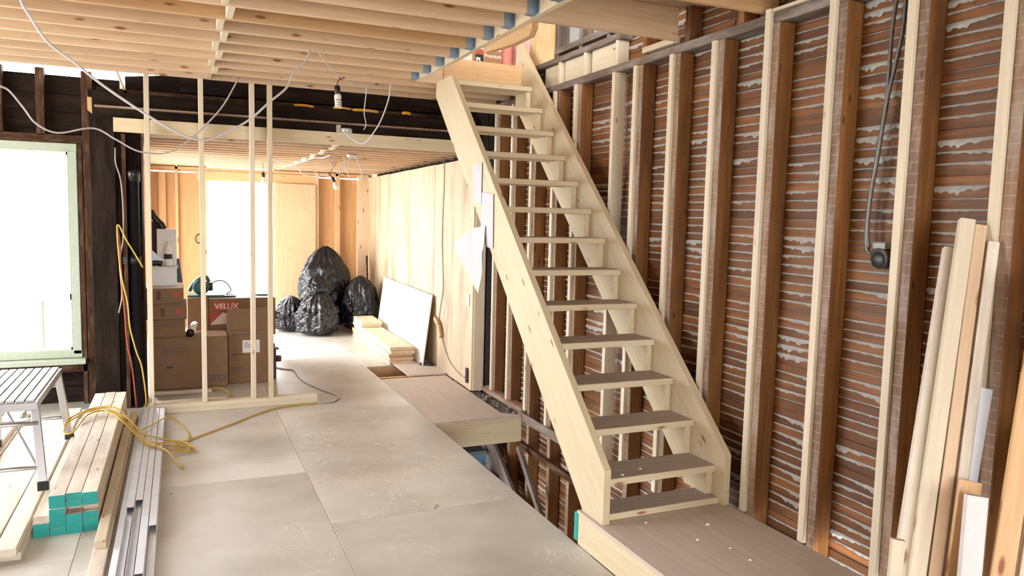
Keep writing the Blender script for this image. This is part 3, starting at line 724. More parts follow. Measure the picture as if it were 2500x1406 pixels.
# pale long 2x4s right of the stack
G = 'pale boards beside the metal studs'
lay(-.372, 3.57, 6.05, .0, .066, .038, PINE_L, 'long pale board nearest the camera, leftmost beside the metal studs', G, -.0)
lay(-.374, 4.0, 6.1, .0385, .050, .038, PINE_S, 'pale board lying on the leftmost long board', G, .0)
lay(-.365, 6.12, 6.62, .0, .05, .06, PINE_S, 'pale board end beyond the yellow cord by the dark wall', G, .01)
# metal studs (C channels)
G = 'galvanised metal studs'
def channel(x, y0, y1, z, w, h_, label, dx=0, tilt=0, up=True):
    p = [Vector((-w/2, 0, 0)), Vector((-w/2, 0, h_)), Vector((w/2, 0, h_)), Vector((w/2, 0, 0))]
    if not up: p = [Vector((-w/2, 0, h_)), Vector((-w/2, 0, 0)), Vector((w/2, 0, 0)), Vector((w/2, 0, h_))]
    t = .0012; vs = []; inner = [Vector((-w/2+t, 0, 0 if up else h_)), Vector((-w/2+t, 0, h_-t if up else t)), Vector((w/2-t, 0, h_-t if up else t)), Vector((w/2-t, 0, 0 if up else h_))]
    prof = p+inner[::-1]
    for k in (0, 1):
        for q in prof: vs.append(Vector((x+(dx if k else 0), y0 if k == 0 else y1, z))+q)
    n = 8; fs = [[i, (i+1) % n, (i+1) % n+n, i+n] for i in range(n)]+[[7, 6, 1, 0], [6, 5, 2, 1], [5, 4, 3, 2], [8, 9, 14, 15], [9, 10, 13, 14], [10, 11, 12, 13]]
    mb = MB(); mb.add(vs, fs, vs, GALV); tag(mb.build('metal_stud'), label, 'metal stud', G)
names = ['rightmost', 'second from the right', 'third from the right', 'fourth from the right', 'leftmost']
for i, (x, a, b_) in enumerate(((-.148, 3.45, 6.70), (-.186, 3.50, 6.72), (-.224, 3.55, 6.71), (-.262, 3.48, 6.73), (-.300, 3.52, 6.68))):
    channel(x, a, b_, .0, .0355, .032, 'galvanised metal stud on the floor, %s of the bundle' % names[i])
channel(-.150, 4.15, 6.69, .0325, .036, .03, 'galvanised metal stud on top of the bundle, rightmost')
channel(-.190, 3.60, 6.70, .0325, .036, .03, 'galvanised metal stud on top of the bundle, second from the right')
channel(-.229, 4.55, 6.72, .0325, .036, .03, 'galvanised stud on top of the bundle, third from the right, with a cut end')
channel(-.229, 3.55, 4.5, .0325, .034, .03, 'short upturned track at the near end of the metal bundle', 0, 0, False)
channel(-.268, 4.45, 6.74, .0325, .036, .03, 'galvanised metal stud on top of the bundle, leftmost')
channel(-.268, 3.62, 4.38, .0325, .034, .03, 'short upturned metal track left of the other short one', 0, 0, False)

# work platform
wpz = .605
wk = thing('work_platform', (-.93, 5.5, .1), 'folding aluminium work platform with slatted top standing on the lumber', 'work platform')
x0, x1, y0, y1 = -1.10, -.742, 4.83, 5.80
for i in range(7):
    xx = x0+.012+(x1-x0-.024)*(i+.5)/7; MB().box((xx-.0205, y0+.01, wpz-.012), (xx+.0205, y1-.01, wpz), ALU, 1, .003).build('slat', wk)
for a in (y0, y1-.03): MB().box((x0, a, wpz-.06), (x1, a+.03, wpz-.013), ALU, 0, .004).build('end_rail', wk)
MB().box((x0+.02, y0+.03, wpz-.03), (x1-.02, y1-.03, wpz-.024), STEELB, 1, .001).build('under_tray', wk)
for a in (x0, x1-.02): MB().box((a, y0+.03, wpz-.055), (a+.02, y1-.03, wpz-.013), ALU, 1, .004).build('side_rail', wk)
for (xa, ya, xb, yb, zb) in ((x1-.015, y0+.03, x1+.035, y0-.12, .13), (x1-.015, y1-.06, x1+.03, y1+.03, .10), (x0+.015, y0+.03, x0-.04, y0-.12, .085), (x0+.015, y1-.06, x0-.03, y1+.03, .085)):
    lg = MB().board((xa, ya, wpz-.05), (xb, yb, zb+.02), .045, .025, (1, 0, 0), ALU, .004).build('leg', wk)
    g_ = MB(); g_.board((xb-(xa-xb)*.0, yb, zb+.045), (xb, yb-.0, zb-.005), .055, .034, (1, 0, 0), BLACK, .004).build('rubber_foot', lg)
for (ya, yb) in ((y0-.01, 0), (y1-.02, 0)):
    for zz in (wpz-.13, wpz-.36):
        s = (wpz-.05-zz)/(wpz-.15); off = -.14*s if ya < 5.2 else .06*s
        MB().tube([(x0-.03*s, ya+.02+off, zz), (x1+.03*s, ya+.02+off, zz)], .012, ALU, 8, False).build('rung', wk)
MB().board((x1+.0, y0-.06, wpz-.36), (x0+.14, y0+.28, wpz-.06), .018, .004, (0, 0, 1), STEELB).build('brace', wk)

# ================================================================ CORDS AND CABLES
def cable(name, pts, r, mat, label, cat='cable', group=None, extra=None):
    mb = MB(); mb.tube(pts, r, mat, 8)
    if extra: extra(mb)
    return tag(mb.build(name), label, cat, group)
cable('ceiling_cable', [(-.60, 4.19, 2.728), (-0.694, 4.450, 2.693), (-0.662, 4.504, 2.612), (-0.598, 4.558, 2.510), (-0.496, 4.612, 2.436), (-0.369, 4.665, 2.336), (-0.177, 4.719, 2.211), (-0.016, 4.773, 2.124), (0.115, 4.827, 2.087), (0.221, 4.881, 2.120), (0.391, 4.935, 2.228), (0.525, 4.988, 2.359), (0.635, 5.042, 2.466), (0.686, 5.096, 2.570), (0.767, 5.150, 2.661), (.80, 5.17, 2.733)], .007, CABLE, 'thick white cable drooping in a long loop from the ceiling joists', group='loose white cables')
cable('ceiling_cable', [(-1.05, 4.9, 2.60), (-0.929, 5.000, 2.365), (-0.869, 5.111, 2.324), (-0.819, 5.222, 2.245), (-0.773, 5.333, 2.168), (-0.675, 5.444, 2.131), (-0.495, 5.556, 2.183), (-0.371, 5.667, 2.126), (-0.239, 5.778, 2.065), (-0.069, 5.889, 2.075), (0.075, 6.000, 2.182), (.30, 6.25, 2.45), (.45, 6.45, 2.733)], .0055, CABLE, 'thin white cable sagging over the window wall at the left', group='loose white cables')
cable('ceiling_cable', [(1.58, 6.1, 2.733), (1.589, 6.197, 2.625), (1.554, 6.294, 2.468), (1.504, 6.391, 2.353), (1.452, 6.489, 2.279), (1.385, 6.586, 2.313), (1.329, 6.683, 2.380), (1.35, 6.78, 2.41)], .0055, CABLE, 'white cable looping down to the round junction box', group='loose white cables')
cable('ceiling_cable', [(1.42, 6.26, 2.733), (1.425, 6.300, 2.654), (1.445, 6.450, 2.537), (1.495, 6.600, 2.459), (1.50, 6.70, 2.42)], .0045, CABLE, 'short thin white cable hanging right of the spiral bulb', group='loose white cables')
cable('ceiling_cable', [(0.864, 5.200, 2.730), (0.945, 5.360, 2.697), (1.055, 5.520, 2.654), (1.171, 5.680, 2.638), (1.315, 5.840, 2.643), (1.444, 6.000, 2.68), (1.5, 6.06, 2.733)], .004, CABLE, 'thin white wire carrying the spiral bulb under the joists', group='loose white cables')
def P(l): return l
cable('wall_cable', [(-0.468, 6.968, 2.166), (-0.467, 6.968, 2.039), (-0.435, 6.968, 1.914), (-0.421, 6.966, 1.684), (-0.426, 6.966, 1.426), (-0.456, 6.966, 1.232), (-0.444, 6.966, 0.971), (-0.470, 6.966, 0.814)], .006, CABLEG, 'grey-white cable running down the dark wall end', group='cables on the dark wall end')
cable('extension_cord', [(-0.466, 6.95, 1.54), (-0.446, 6.90, 1.400), (-0.444, 6.90, 1.219), (-0.437, 6.90, 1.036), (-0.423, 6.90, 0.839), (-0.411, 6.90, 0.574), (-0.380, 6.90, 0.385), (-.35, 6.9, .02)], .007, ORG, 'orange cord hanging down the dark wall end', 'cord', 'cords on the dark wall end')
cable('extension_cord', [(-0.281, 6.88, 1.198), (-0.338, 6.88, 1.310), (-0.394, 6.88, 1.414), (-0.461, 6.92, 1.545), (-0.454, 6.87, 1.297), (-0.435, 6.87, 1.101), (-0.399, 6.87, 0.904), (-0.385, 6.87, 0.705), (-0.342, 6.86, 0.504), (-0.303, 6.86, 0.367), (-0.276, 6.85, 0.095), (-.30, 6.85, .01)], .006, YEL, 'yellow cord hooked over a nail on the dark wall end', 'cord', 'cords on the dark wall end')
# yellow extension cord heap over lumber
pts = [(1.094, 6.66, .008), (0.882, 6.64, .008), (0.646, 6.520, 0.008), (0.334, 6.164, 0.008), (0.150, 5.968, 0.008), (0.03, 5.83, 0.010), (-.05, 5.70, .03), (-.02, 5.60, .02), (.06, 5.58, .012), (.03, 5.72, .02), (-.06, 5.78, .03), (-.12, 5.6, .075), (-.22, 5.55, .080), (-.33, 5.70, .16), (-.45, 5.85, .245), (-.58, 5.98, .245), (-.69, 5.85, .245), (-.72, 5.62, .20), (-.66, 5.62, .20), (-.60, 5.85, .25), (-.48, 5.92, .25), (-.34, 5.80, .20), (-.22, 5.62, .082), (-.10, 5.40, .075), (-.02, 5.2, .02), (.0, 5.25, .012)]
def ex(mb):
    mb.tube([(-.72, 5.64, .235), (-.70, 5.80, .248), (-.60, 6.02, .248), (-.46, 6.02, .252), (-.36, 5.92, .19), (-.27, 5.72, .085), (-.14, 5.56, .085), (-.04, 5.66, .03), (.04, 5.86, .012), (.02, 6.1, .012), (-.02, 6.3, .012), (-.10, 6.28, .08), (-.2, 6.1, .078), (-.27, 5.9, .09), (-.20, 5.75, .085), (-.06, 5.72, .045), (.05, 5.66, .014), (.03, 5.56, .010)], .006, YEL, 8)
    mb.tube([(-.71, 5.7, .24), (-.62, 5.9, .255), (-.50, 5.97, .26), (-.40, 5.86, .22), (-.30, 5.78, .1), (-.16, 5.48, .082), (-.05, 5.55, .03), (.05, 5.53, .018), (.07, 5.60, .022), (-.02, 5.66, .028)], .006, YEL, 8)
cable('extension_cord', pts, .006, YEL, 'yellow extension cord heaped over the lumber and trailing to the partition', 'cord', None, ex)
cable('extension_cord', [(0.90, 8.4, .007), (1.0, 8.24, .007), (1.087, 8.15, .007), (1.09, 7.8, .007), (1.115, 7.525, .007), (1.225, 7.121, .007), (1.312, 6.870, .007), (1.237, 6.668, .007), (1.104, 6.660, .007)], .006, CABLEG, 'dark grey cord curling on the floor past the partition end', 'cord')
wc = lambda y, z: (WX(y)-.008, y, z)
cable('wall_cable', [wc(7.70, 2.27), wc(7.69, 2.0), wc(7.71, 1.797), wc(7.73, 1.4), wc(7.67, 0.923), wc(7.75, .7), wc(7.80, 0.52), wc(7.70, 0.384), wc(7.50, 0.22), wc(7.3, 0.136), wc(6.95, .09), wc(6.83, 0.13)], .005, CABLEG, 'grey cable stapled down the plywood wall to the low outlet', 'cable')
pb = MB(); pb.board((WX(7.8)-.03, 7.86, .56), (WX(7.8)-.03, 7.74, .50), .05, .04, (0, 0, 1), PINE_C2, .006); pb.board((WX(7.8)-.03, 7.74, .50), (WX(7.8)-.03, 7.66, .38), .05, .035, (0, 1, 0), PINE_C2, .006)
tag(pb.build('switch_box'), 'small tan plug box hanging on the cable of the plywood wall', 'plug')
# metal clad cables right wall
cd = [(2.76, 2.332, 2.66), (2.760, 2.347, 2.528), (2.760, 2.350, 2.377), (2.760, 2.350, 2.207), (2.760, 2.370, 2.071), (2.760, 2.389, 1.915), (2.760, 2.405, 1.774), (2.760, 2.409, 1.649), (2.760, 2.397, 1.577), (2.757, 2.374, 1.561)]
def conduit(pts, label):
    mb = MB(); mb.tube(pts, .0085, STEELB, 8); tag(mb.build('armoured_cable'), label, 'cable', 'metal clad cables')
conduit(cd, 'dark metal-clad cable nearer the left of the pair hanging on the laths')
conduit([(2.745, 2.278, 2.66), (2.745, 2.283, 2.496), (2.745, 2.305, 2.368), (2.742, 2.330, 2.237), (2.741, 2.345, 2.119), (2.738, 2.362, 1.948), (2.738, 2.380, 1.826), (2.738, 2.386, 1.667), (2.745, 2.378, 1.585)], 'dark metal-clad cable nearer the right of the pair hanging on the laths')
cable('thin_wire', [(2.785, 2.262, 2.66), (2.785, 2.282, 2.482), (2.785, 2.288, 2.367), (2.785, 2.286, 2.250), (2.785, 2.291, 2.116), (2.785, 2.301, 2.066), (2.785, 2.270, 1.978), (2.785, 2.255, 1.876), (2.785, 2.272, 1.774), (2.785, 2.275, 1.566), (2.785, 2.291, 1.390), (2.785, 2.294, 1.247), (2.785, 2.278, 1.107), (2.785, 2.279, 0.999), (2.785, 2.275, 0.820), (2.785, 2.274, 0.674), (2.785, 2.262, 0.586)], .0018, CABLEG, 'thin grey wire dangling on the laths beside the dark cables', 'wire')
eb = thing('electrical_box', (2.77, 2.34, 1.5), 'dark round electrical box at the end of the metal-clad cables', 'electrical box')
MB().lathe((2.795, 2.335, 1.545), [(.048, 0), (.048, .035), (.044, .04)], STEELB, 8, (-1, 0, 0)).build('box_body', eb)
MB().lathe((2.7545, 2.335, 1.538), [(.036, 0), (.034, .002)], BLACK, 12, (-1, 0, 0)).build('dark_opening', eb)
mb = MB(); mb.box((2.755, 2.305, 1.585), (2.79, 2.37, 1.612), PLASTER, 1, .004); mb.build('mounting_bracket', eb)

# hanging bulbs
def socket(base, down, label, kind):
    o = thing('hanging_bulb', base, label, 'light bulb', None); D = Vector(down).normalized(); B = Vector(base)
    sk = MB().lathe(B, [(.012, 0), (.02, .01), (.022, .05), (.02, .06)], BLACK, 14, D).build('socket', o)
    if kind == 'cfl':
        mb = MB(); mb.lathe(B+D*.06, [(.014, 0), (.024, .008), (.026, .03), (.02, .04)], WHITE, 14, D); mb.build('bulb_base', o)
        X = D.orthogonal().normalized(); Y = D.cross(X); pts = [B+D*(.10+.055*t/24)+(X*math.cos(t*.95)+Y*math.sin(t*.95))*.021 for t in range(25)]
        MB().tube(pts, .006, BULB, 6, True, 3).build('spiral_tube', o)
    else:
        MB().lathe(B+D*.055, [(.013, 0), (.016, .02), (.03, .05), (.032, .065), (.026, .085), (.01, .098)], BULB, 16, D).build('glass_bulb', o)
    return o
o = socket((1.057, 5.6, 2.60), (.06, 0, -1), 'compact spiral bulb in a black socket hanging under the front joists', 'cfl'); MB().tube([(1.083, 5.60, 2.645), (1.07, 5.6, 2.64), (1.06, 5.6, 2.62), (1.057, 5.6, 2.60)], .003, BLACK, 6).build('pigtail', o)
mb = MB(); mb.lathe((1.087, 5.6, 2.645), [(.006, 0), (.009, .015), (.004, .028)], plain('dark_red_nut', (96, 24, 34), .5), 8, (-.6, 0, 1)); mb.lathe((1.087, 5.6, 2.645), [(.006, 0), (.009, .015), (.004, .028)], MATS['dark_red_nut'], 8, (.9, 0, .6)); mb.build('wire_nut', o)
o = socket((1.645, 9.0, 2.10), (.35, -.2, -1), 'round clear bulb tilted on its socket under the back room ceiling, right of the doorway', 'r'); MB().tube([(1.645, 9.0, 2.10), (1.62, 9, 2.14), (1.66, 9, 2.22), (1.70, 9, 2.284)], .003, BLACK, 6).build('pigtail', o)
MB().tube([(1.645, 9.0, 2.10), (1.61, 9, 2.13), (1.60, 9, 2.15)], .006, BLACK, 6).build('wire_nut', o)
o = socket((.962, 9.91, 2.165), (0, 0, -1), 'round clear bulb hanging in front of the bright doorway', 'r'); MB().tube([(.962, 9.91, 2.165), (.97, 9.91, 2.22), (.955, 9.91, 2.284)], .003, BLACK, 6).build('pigtail', o)
# junction boxes on back joists
mb = MB(); mb.lathe((1.37, 6.81, 2.395), [(.05, 0), (.05, .035)], GALV, 8); tag(mb.build('junction_box'), 'octagonal steel junction box on top of the wide rim joist', 'junction box')
mb = MB(); mb.lathe((1.62, 7.79, 2.255), [(.05, 0), (.052, .028)], GALV, 8); mb.tube([(1.62, 7.79, 2.26), (1.5, 7.8, 2.12), (1.45, 7.9, 2.15), (1.5, 8.1, 2.28)], .005, CABLE, 6); mb.tube([(1.66, 7.8, 2.26), (1.75, 7.9, 2.1), (1.70, 8.0, 2.0), (1.62, 8.0, 2.1), (1.6, 8.1, 2.28)], .005, CABLE, 6)
tag(mb.build('junction_box'), 'junction box with loose wire loops under the back room joists', 'junction box')
cable('ceiling_cable', [(1.0, 9.2, 2.284), (1.15, 9.2, 2.24), (1.25, 9.15, 2.24), (1.33, 9.05, 2.27), (1.36, 8.6, 2.28), (1.39, 8.2, 2.26), (1.45, 8.0, 2.282)], .006, CABLE, 'white cable running along the blocks of the back room ceiling', group='loose white cables')
cable('ceiling_cable', [(1.48, 10.6, 2.283), (1.55, 10.6, 2.19), (1.75, 10.6, 2.18), (1.82, 10.6, 2.2), (2.0, 10.6, 2.17), (2.05, 10.6, 2.283)], .005, CABLE, 'white cable sagging above the plywood door panel', group='loose white cables')

# ================================================================ BOXES AND TOOLS
def carton(name, x0, x1, y0, y1, z0, z1, label, mat=CARD, marks=None, topm=None, grp='cardboard boxes'):
    o = thing(name, ((x0+x1)/2, (y0+y1)/2, z0), label, 'box', grp)
    mb = MB(); mb.box((x0, y0, z0), (x1, y1, z1), mat, 0, .006); mb.build('body', o)
    xm = (y0+y1)/2
    fp = MB(); fp.box((x0+.003, y0+.002, z1-.002), (x1-.003, xm-.002, z1+.003), topm or CARD2, 0, .001); fp.build('flap', o)
    fp = MB(); fp.box((x0+.003, xm+.002, z1-.002), (x1-.003, y1-.002, z1+.003), topm or CARD2, 0, .001); fp.build('flap', o)
    if marks: marks(o)
    return o
def print_(o, x0, x1, y, z0, z1, mat, name='print'): return MB().box((x0, y-.0015, z0), (x1, y+.0005, z1), mat, 0, .0002).build(name, o)
XD, ZD = (1, 0, 0), (0, 0, 1)
def mk_a(o):
    mb = MB(); text_mesh(mb, 'TOTO', (.145, 7.598, .062), XD, ZD, .085, INK, .001, .003); mb.build('brand_print', o)
    for i in range(4): print_(o, -.17, .02+.05*(i % 2), 7.6, .34+i*.018, .346+i*.018, INK, 'text_line')
    print_(o, -.135, -.07, 7.6, .205, .222, BLACK, 'hand_hole')
carton('cardboard_box', -.25, .405, 7.6, 8.0, 0, .488, 'largest brown cardboard box on the floor with blue print at lower right', CARD, mk_a)
carton('cardboard_box', -.25, .035, 7.6, 7.95, .493, .665, 'plain brown box on the left half of the largest box', CARD, lambda o: [print_(o, -.17, .0, 7.6, .60+i*.02, .605+i*.02, INK, 'text_line') for i in (0, 1)])
def mk_c(zz, y, dx=0):
    def f(o):
        print_(o, -.07+dx, .0+dx, y, zz+.05, zz+.085, RED, 'red_label')
        for i in range(5): print_(o, -.20+dx, -.165+dx, y, zz+.02+i*.016, zz+.028+i*.016, INKB, 'symbol')
    return f
carton('cardboard_box', -.29, .05, 7.54, 7.95, .670, .815, 'shallow brown carton with small red label, lower of the two stacked at left', CARD, mk_c(.68, 7.54, .03))
def mk_d(o): mk_c(.84, 7.5)(o)
carton('cardboard_box', -.31, .025, 7.5, 7.93, .820, .965, 'shallow brown carton with small red label and white-lit lid, top of the left stack', CARD, mk_d, WHITE)  # white flaps: light falling on the lid is put into its colour
def mk_e(o):
    sl = print_(o, .545, .705, 7.7, .30, .425, WHITE, 'shipping_label')
    for i in range(3): print_(sl, .56, .60+.02*i, 7.698, .395-i*.02, .40-i*.02, INK, 'label_text')
    print_(o, .45, .55, 7.7, .285, .292, INKB, 'hand_hole')
    for i in range(3): print_(o, .44, .62-.03*i, 7.7, .12+i*.018, .126+i*.018, INK, 'text_line')
    print_(o, .45, .66, 7.7, .475, .485, INK, 'text_line')
carton('cardboard_box', .418, .835, 7.7, 8.05, 0, .525, 'tall brown cardboard box with a white shipping label', CARD, mk_e)
o = thing('open_carton', (.6, 7.75, .53), 'open brown carton with a raised front flap on the tall labelled box', 'box', 'cardboard boxes')
mb = MB(); pts = []
for i in range(9):
    t = i/8; pts.append((.408+.375*t, 7.69, .745-.012*math.sin(t*PI)))
mb.poly([(.408, 7.69, .531), (.783, 7.69, .531)]+pts[::-1], (0, .006, 0), CARD, (1, 0, 0)); mb.build('front_flap', o)
mb = MB(); mb.box((.415, 7.70, .531), (.778, 8.0, .66), CARD, 0, .004); mb.build('body', o)
def mk_g(o):
    rp = MB().box((.295, 8.147, .668), (.54, 8.1498, .752), RED, 0, .0003).build('red_panel', o)
    mb = MB(); text_mesh(mb, 'VELUX', (.315, 8.146, .685), XD, ZD, .075, WHBOX, .0006, .002); mb.build('brand_print', rp)
    MB().poly([(.265, 8.149, .52), (.265, 8.149, .645), (.375, 8.149, .645)], (0, -.002, 0), RED, (1, 0, 0)).build('red_corner', o)
    MB().poly([(.268, 8.1495, .525), (.39, 8.1495, .645), (.46, 8.1495, .62), (.46, 8.1495, .525)], (0, -.0015, 0), WHBOX, (1, 0, 0)).build('picture', o)
carton('cardboard_box', .26, .905, 8.15, 8.6, .40, .79, 'wide roof window box with red panel behind the open carton', CARD, mk_g, WHITE)  # white flaps stand for bright light on the box top
carton('cardboard_box', .06, .255, 8.12, 8.6, .30, .80, 'narrow upright brown box between left stack and red-panel box', CARD)
carton('cardboard_box', .07, .90, 8.16, 8.9, 0, .295, 'low brown box on the floor behind the front boxes', CARD)
carton('cardboard_box', .27, .89, 8.20, 8.6, .30, .395, 'flat brown box under the red-panel box', CARD)
tu = thing('poster_tube', (.07, 7.7, .49), 'white cardboard tube with a black end cap on the largest box', 'tube')
MB().lathe((.075, 7.58, .535), [(.034, 0), (.034, .40)], WHITE, 20, (.12, 1, .05)).build('tube', tu)
MB().lathe((.075, 7.565, .533), [(.036, 0), (.037, .03)], BLACK, 20, (.12, 1, .05)).build('end_cap', tu)
# things on the left stack
o = thing('foam_case', (-.14, 7.77, .969), 'grey-white foam case standing on the carton with the lit top', 'case')
MB().box((-.25, 7.66, .969), (-.03, 7.88, 1.135), WHITE, 0, .008).build('case_body', o); MB().box((-.262, 7.64, 1.1355), (-.018, 7.89, 1.148), WHITE, 0, .004).build('case_lid', o)
o = MB().box((-.20, 7.905, .969), (-.03, 8.05, 1.49), WHITE, 2, .006).build('white_carton'); tag(o, 'tall white carton behind the foam case', 'box')
bt = thing('spray_bottle', (-.102, 7.79, 1.149), 'white bottle with a dark label band in front of the tall white carton', 'bottle')
MB().lathe((-.102, 7.79, 1.149), [(.034, 0), (.036, .01), (.036, .15), (.028, .18), (.012, .20), (.011, .215)], WHITE, 18).build('bottle_body', bt)
MB().lathe((-.102, 7.79, 1.215), [(.0365, 0), (.0365, .045)], TOOLD, 18).build('label_band', bt)
MB().lathe((-.102, 7.79, 1.364), [(.013, 0), (.013, .014)], WHITE, 12).build('cap', bt)
mb = MB(); mb.tube([(-.27, 7.72, 1.175), (-.2, 7.72, 1.185), (-.15, 7.72, 1.172)], [.022]+[.03]*11+[.012], BLACK, 10)
tag(mb.build('glove'), 'small black glove lying on the foam case', 'glove')
mb = MB(); mb.poly([(-.28, 7.70, 1.20), (-.13, 7.70, 1.20), (-.28, 7.70, 1.34)], (0, .02, 0), plain('clear_plastic', (196, 204, 214), .2), (1, 0, 0)); tag(mb.build('plastic_sheet'), 'folded clear plastic sheet leaning behind the first stud', 'plastic')
mb = MB(); mb.box((-.27, 7.95, 1.19), (-.17, 8.04, 1.56), plain('maroon_bag', (52, 30, 34), .8), 2, .01); mb.tube([(-.26, 7.96, 1.72), (-.25, 7.96, 1.66), (-.22, 7.95, 1.60), (-.17, 7.95, 1.54), (-.14, 7.95, 1.48)], [.012]*6+[.03]*12+[.035]*6+[.01], BLACK, 10)
tag(mb.build('tool_bag'), 'dark maroon tool bag with black straps left of the tall white carton', 'bag')
o = MB().board((-.01, 8.06, .969), (-.035, 8.06, 1.20), .06, .12, (1, 0, 0), TOOLD, .006).build('level_case'); tag(o, 'slim dark teal case standing right of the foam case', 'case')
sw = thing('circular_saw', (.17, 8.3, .805), 'dark green circular saw lying on the upright box', 'saw')
MB().box((.06, 8.18, .806), (.41, 8.42, .822), TOOLG, 0, .004).build('base_plate', sw)
MB().lathe((.19, 8.22, .90), [(.06, 0), (.078, .01), (.078, .05), (.05, .07)], TOOLG, 20, (0, 1, 0)).build('blade_guard', sw)
MB().tube([(.08, 8.26, .86), (.12, 8.26, .93), (.18, 8.26, .985), (.24, 8.26, 1.0), (.27, 8.26, .95)], .018, TOOLG, 10).build('handle', sw)
MB().lathe((.20, 8.28, .90), [(.045, 0), (.045, .10)], TOOLD, 16, (1, .1, 0)).build('motor', sw)
MB().lathe((.21, 8.175, .88), [(.016, 0), (.016, .01)], WHITE, 12, (0, -1, 0)).build('hub', sw)
MB().tube([(.28, 8.3, .93), (.36, 8.3, .96), (.43, 8.3, .94), (.48, 8.32, .86), (.44, 8.34, .815), (.50, 8.35, .812)], .006, BLACK, 8).build('power_cord', sw)
mb = MB(); mb.box((.40, 8.2, .8), (.52, 8.35, .812), TOOLD, 0, .003); tag(mb.build('square_ruler'), 'flat dark tool on the red-panel box below the doorway light', 'tool')
mb = MB(); mb.box((.72, 8.3, .80), (.86, 8.42, .812), TOOLG, 0, .003); tag(mb.build('flat_tray'), 'flat teal tray at the right end of the red-panel box', 'tray')
mb = MB(); mb.box((.9052, 8.25, .55), (.93, 8.27, .64), BLACK, 2, .003); mb.box((.93, 8.245, .60), (.965, 8.275, .625), BLACK, 0, .003); mb.box((.925, 8.245, .56), (.955, 8.275, .575), BLACK, 0, .003)
tag(mb.build('bar_clamp'), 'black clamp gripping the right side of the red-panel box', 'clamp')
mb = MB(); mb.lathe((.875, 7.85, .20), [(.03, 0), (.034, .02), (.03, .05)], plain('red_knob', (96, 34, 30), .5), 12, (1, 0, 0)); mb.box((.84, 7.82, .0), (.875, 7.9, .30), TOOLD, 2, .004); mb.box((.84, 7.8, .30), (.90, 7.9, .315), MATS['red_knob'], 0, .003)
tag(mb.build('pump_tool'), 'dark red tool partly hidden behind the tall labelled box', 'tool')
mb = MB(); mb.tube([(.30, 11.70, 1.33), (.24, 11.67, 1.33), (.21, 11.66, 1.28), (.225, 11.67, 1.22), (.29, 11.70, 1.2)], .008, TOOLD, 8); tag(mb.build('door_handle_clamp'), 'small dark curved handle on the left jamb of the back doorway', 'handle')
# loose boards at back left floor behind plate
tag(MB().box((-.24, 6.95, .0), (.36, 7.03, .038), PINE_L, 0, .002).build('lumber_board'), 'short board on the floor just behind the partition plate', 'board', 'boards by the boxes')
tag(MB().box((-.24, 7.40, .0), (.25, 7.45, .03), PINE_L, 0, .002).build('lumber_board'), 'thin board on the floor in front of the largest box', 'board', 'boards by the boxes')
cable('extension_cord', [(.26, 7.44, .035), (.33, 7.35, .04), (.40, 7.25, .01), (.38, 7.12, .01), (.34, 7.06, .03)], .006, YEL, 'short yellow loop of cord behind the partition plate', 'cord')

# ================================================================ BIN BAGS
from mathutils import noise as mno
def bag(cx, cy, z0, rx, ry, h_, label, seed, lean=(0, 0), tie=True):
    """plastic sack: broad slumped base, pleats converging to a gathered, twisted neck, crumple ridges"""
    rr = random.Random(seed); nu, nv = 96, 60; vs = []; fs = []; off = Vector((seed*3.1, seed*1.7, seed*.9)); p1, p2 = rr.uniform(0, 6), rr.uniform(0, 6)
    for j in range(nv+1):
        t = j/nv
        base = (1-(1-min(t/.16, 1))**2)**.5 if t < .16 else 1
        body = .80*base+.20*min(t/.10, 1)
        taper = 1 if t < .42 else max(0.0, 1-((t-.42)/.58)**1.9)**.62
        pr = body*taper
        pr = max(pr, .07+.05*math.sin(t*40)*.3 if tie and t > .9 else .015)
        for i in range(nu):
            a = 2*PI*i/nu; c_, s_ = math.cos(a), math.sin(a)
            pl = (.008+.08*t**2)*math.sin(13*a+3*math.sin(2*a+p1)+t*2.5)+.03*math.sin(3*a+p2+t*1.5)+.05*math.sin(2*a+p1)
            P3 = Vector((c_*1.6, s_*1.6, t*3.4))+off
            n1 = mno.noise(P3*1.25); n2 = 1-abs(mno.noise(P3*2.7))*2; n3 = 1-abs(mno.noise(P3*6.2))*2
            q = pr*(1+pl+.16*n1+.09*n2+.035*n3)
            z = z0+h_*min(1.04, max(0, t+.03*n1*t*(1-t)*4))
            vs.append((cx+rx*q*c_+lean[0]*t, cy+ry*q*s_+lean[1]*t, z))
    for j in range(nv):
        for i in range(nu): fs.append([j*nu+i, j*nu+(i+1) % nu, (j+1)*nu+(i+1) % nu, (j+1)*nu+i])
    fs.append(list(range(nu-1, -1, -1))); fs.append([nv*nu+i for i in range(nu)])
    mb = MB(); mb.add(vs, fs, vs, BAG, True)
    return tag(mb.build('bin_bag'), label, 'bin bag', 'black bin bags in the back corner')
bag(1.95, 11.14, .001, .34, .28, 1.20, 'tallest black bin bag of the heap against the back wall', 3, lean=(-.01, 0))
bag(1.72, 10.50, .001, .27, .23, .60, 'front black bin bag of the heap, with the brightest creases', 5, lean=(.03, .05))
bag(2.36, 10.72, .001, .235, .22, .80, 'right black bin bag beside the short lumber pile', 9)
bag(1.40, 10.98, .001, .20, .22, .50, 'smallest black bin bag at the left of the heap', 12, lean=(.03, 0))
bag(1.75, 10.66, .44, .17, .15, .38, 'crumpled black bin bag resting on the front one', 21)

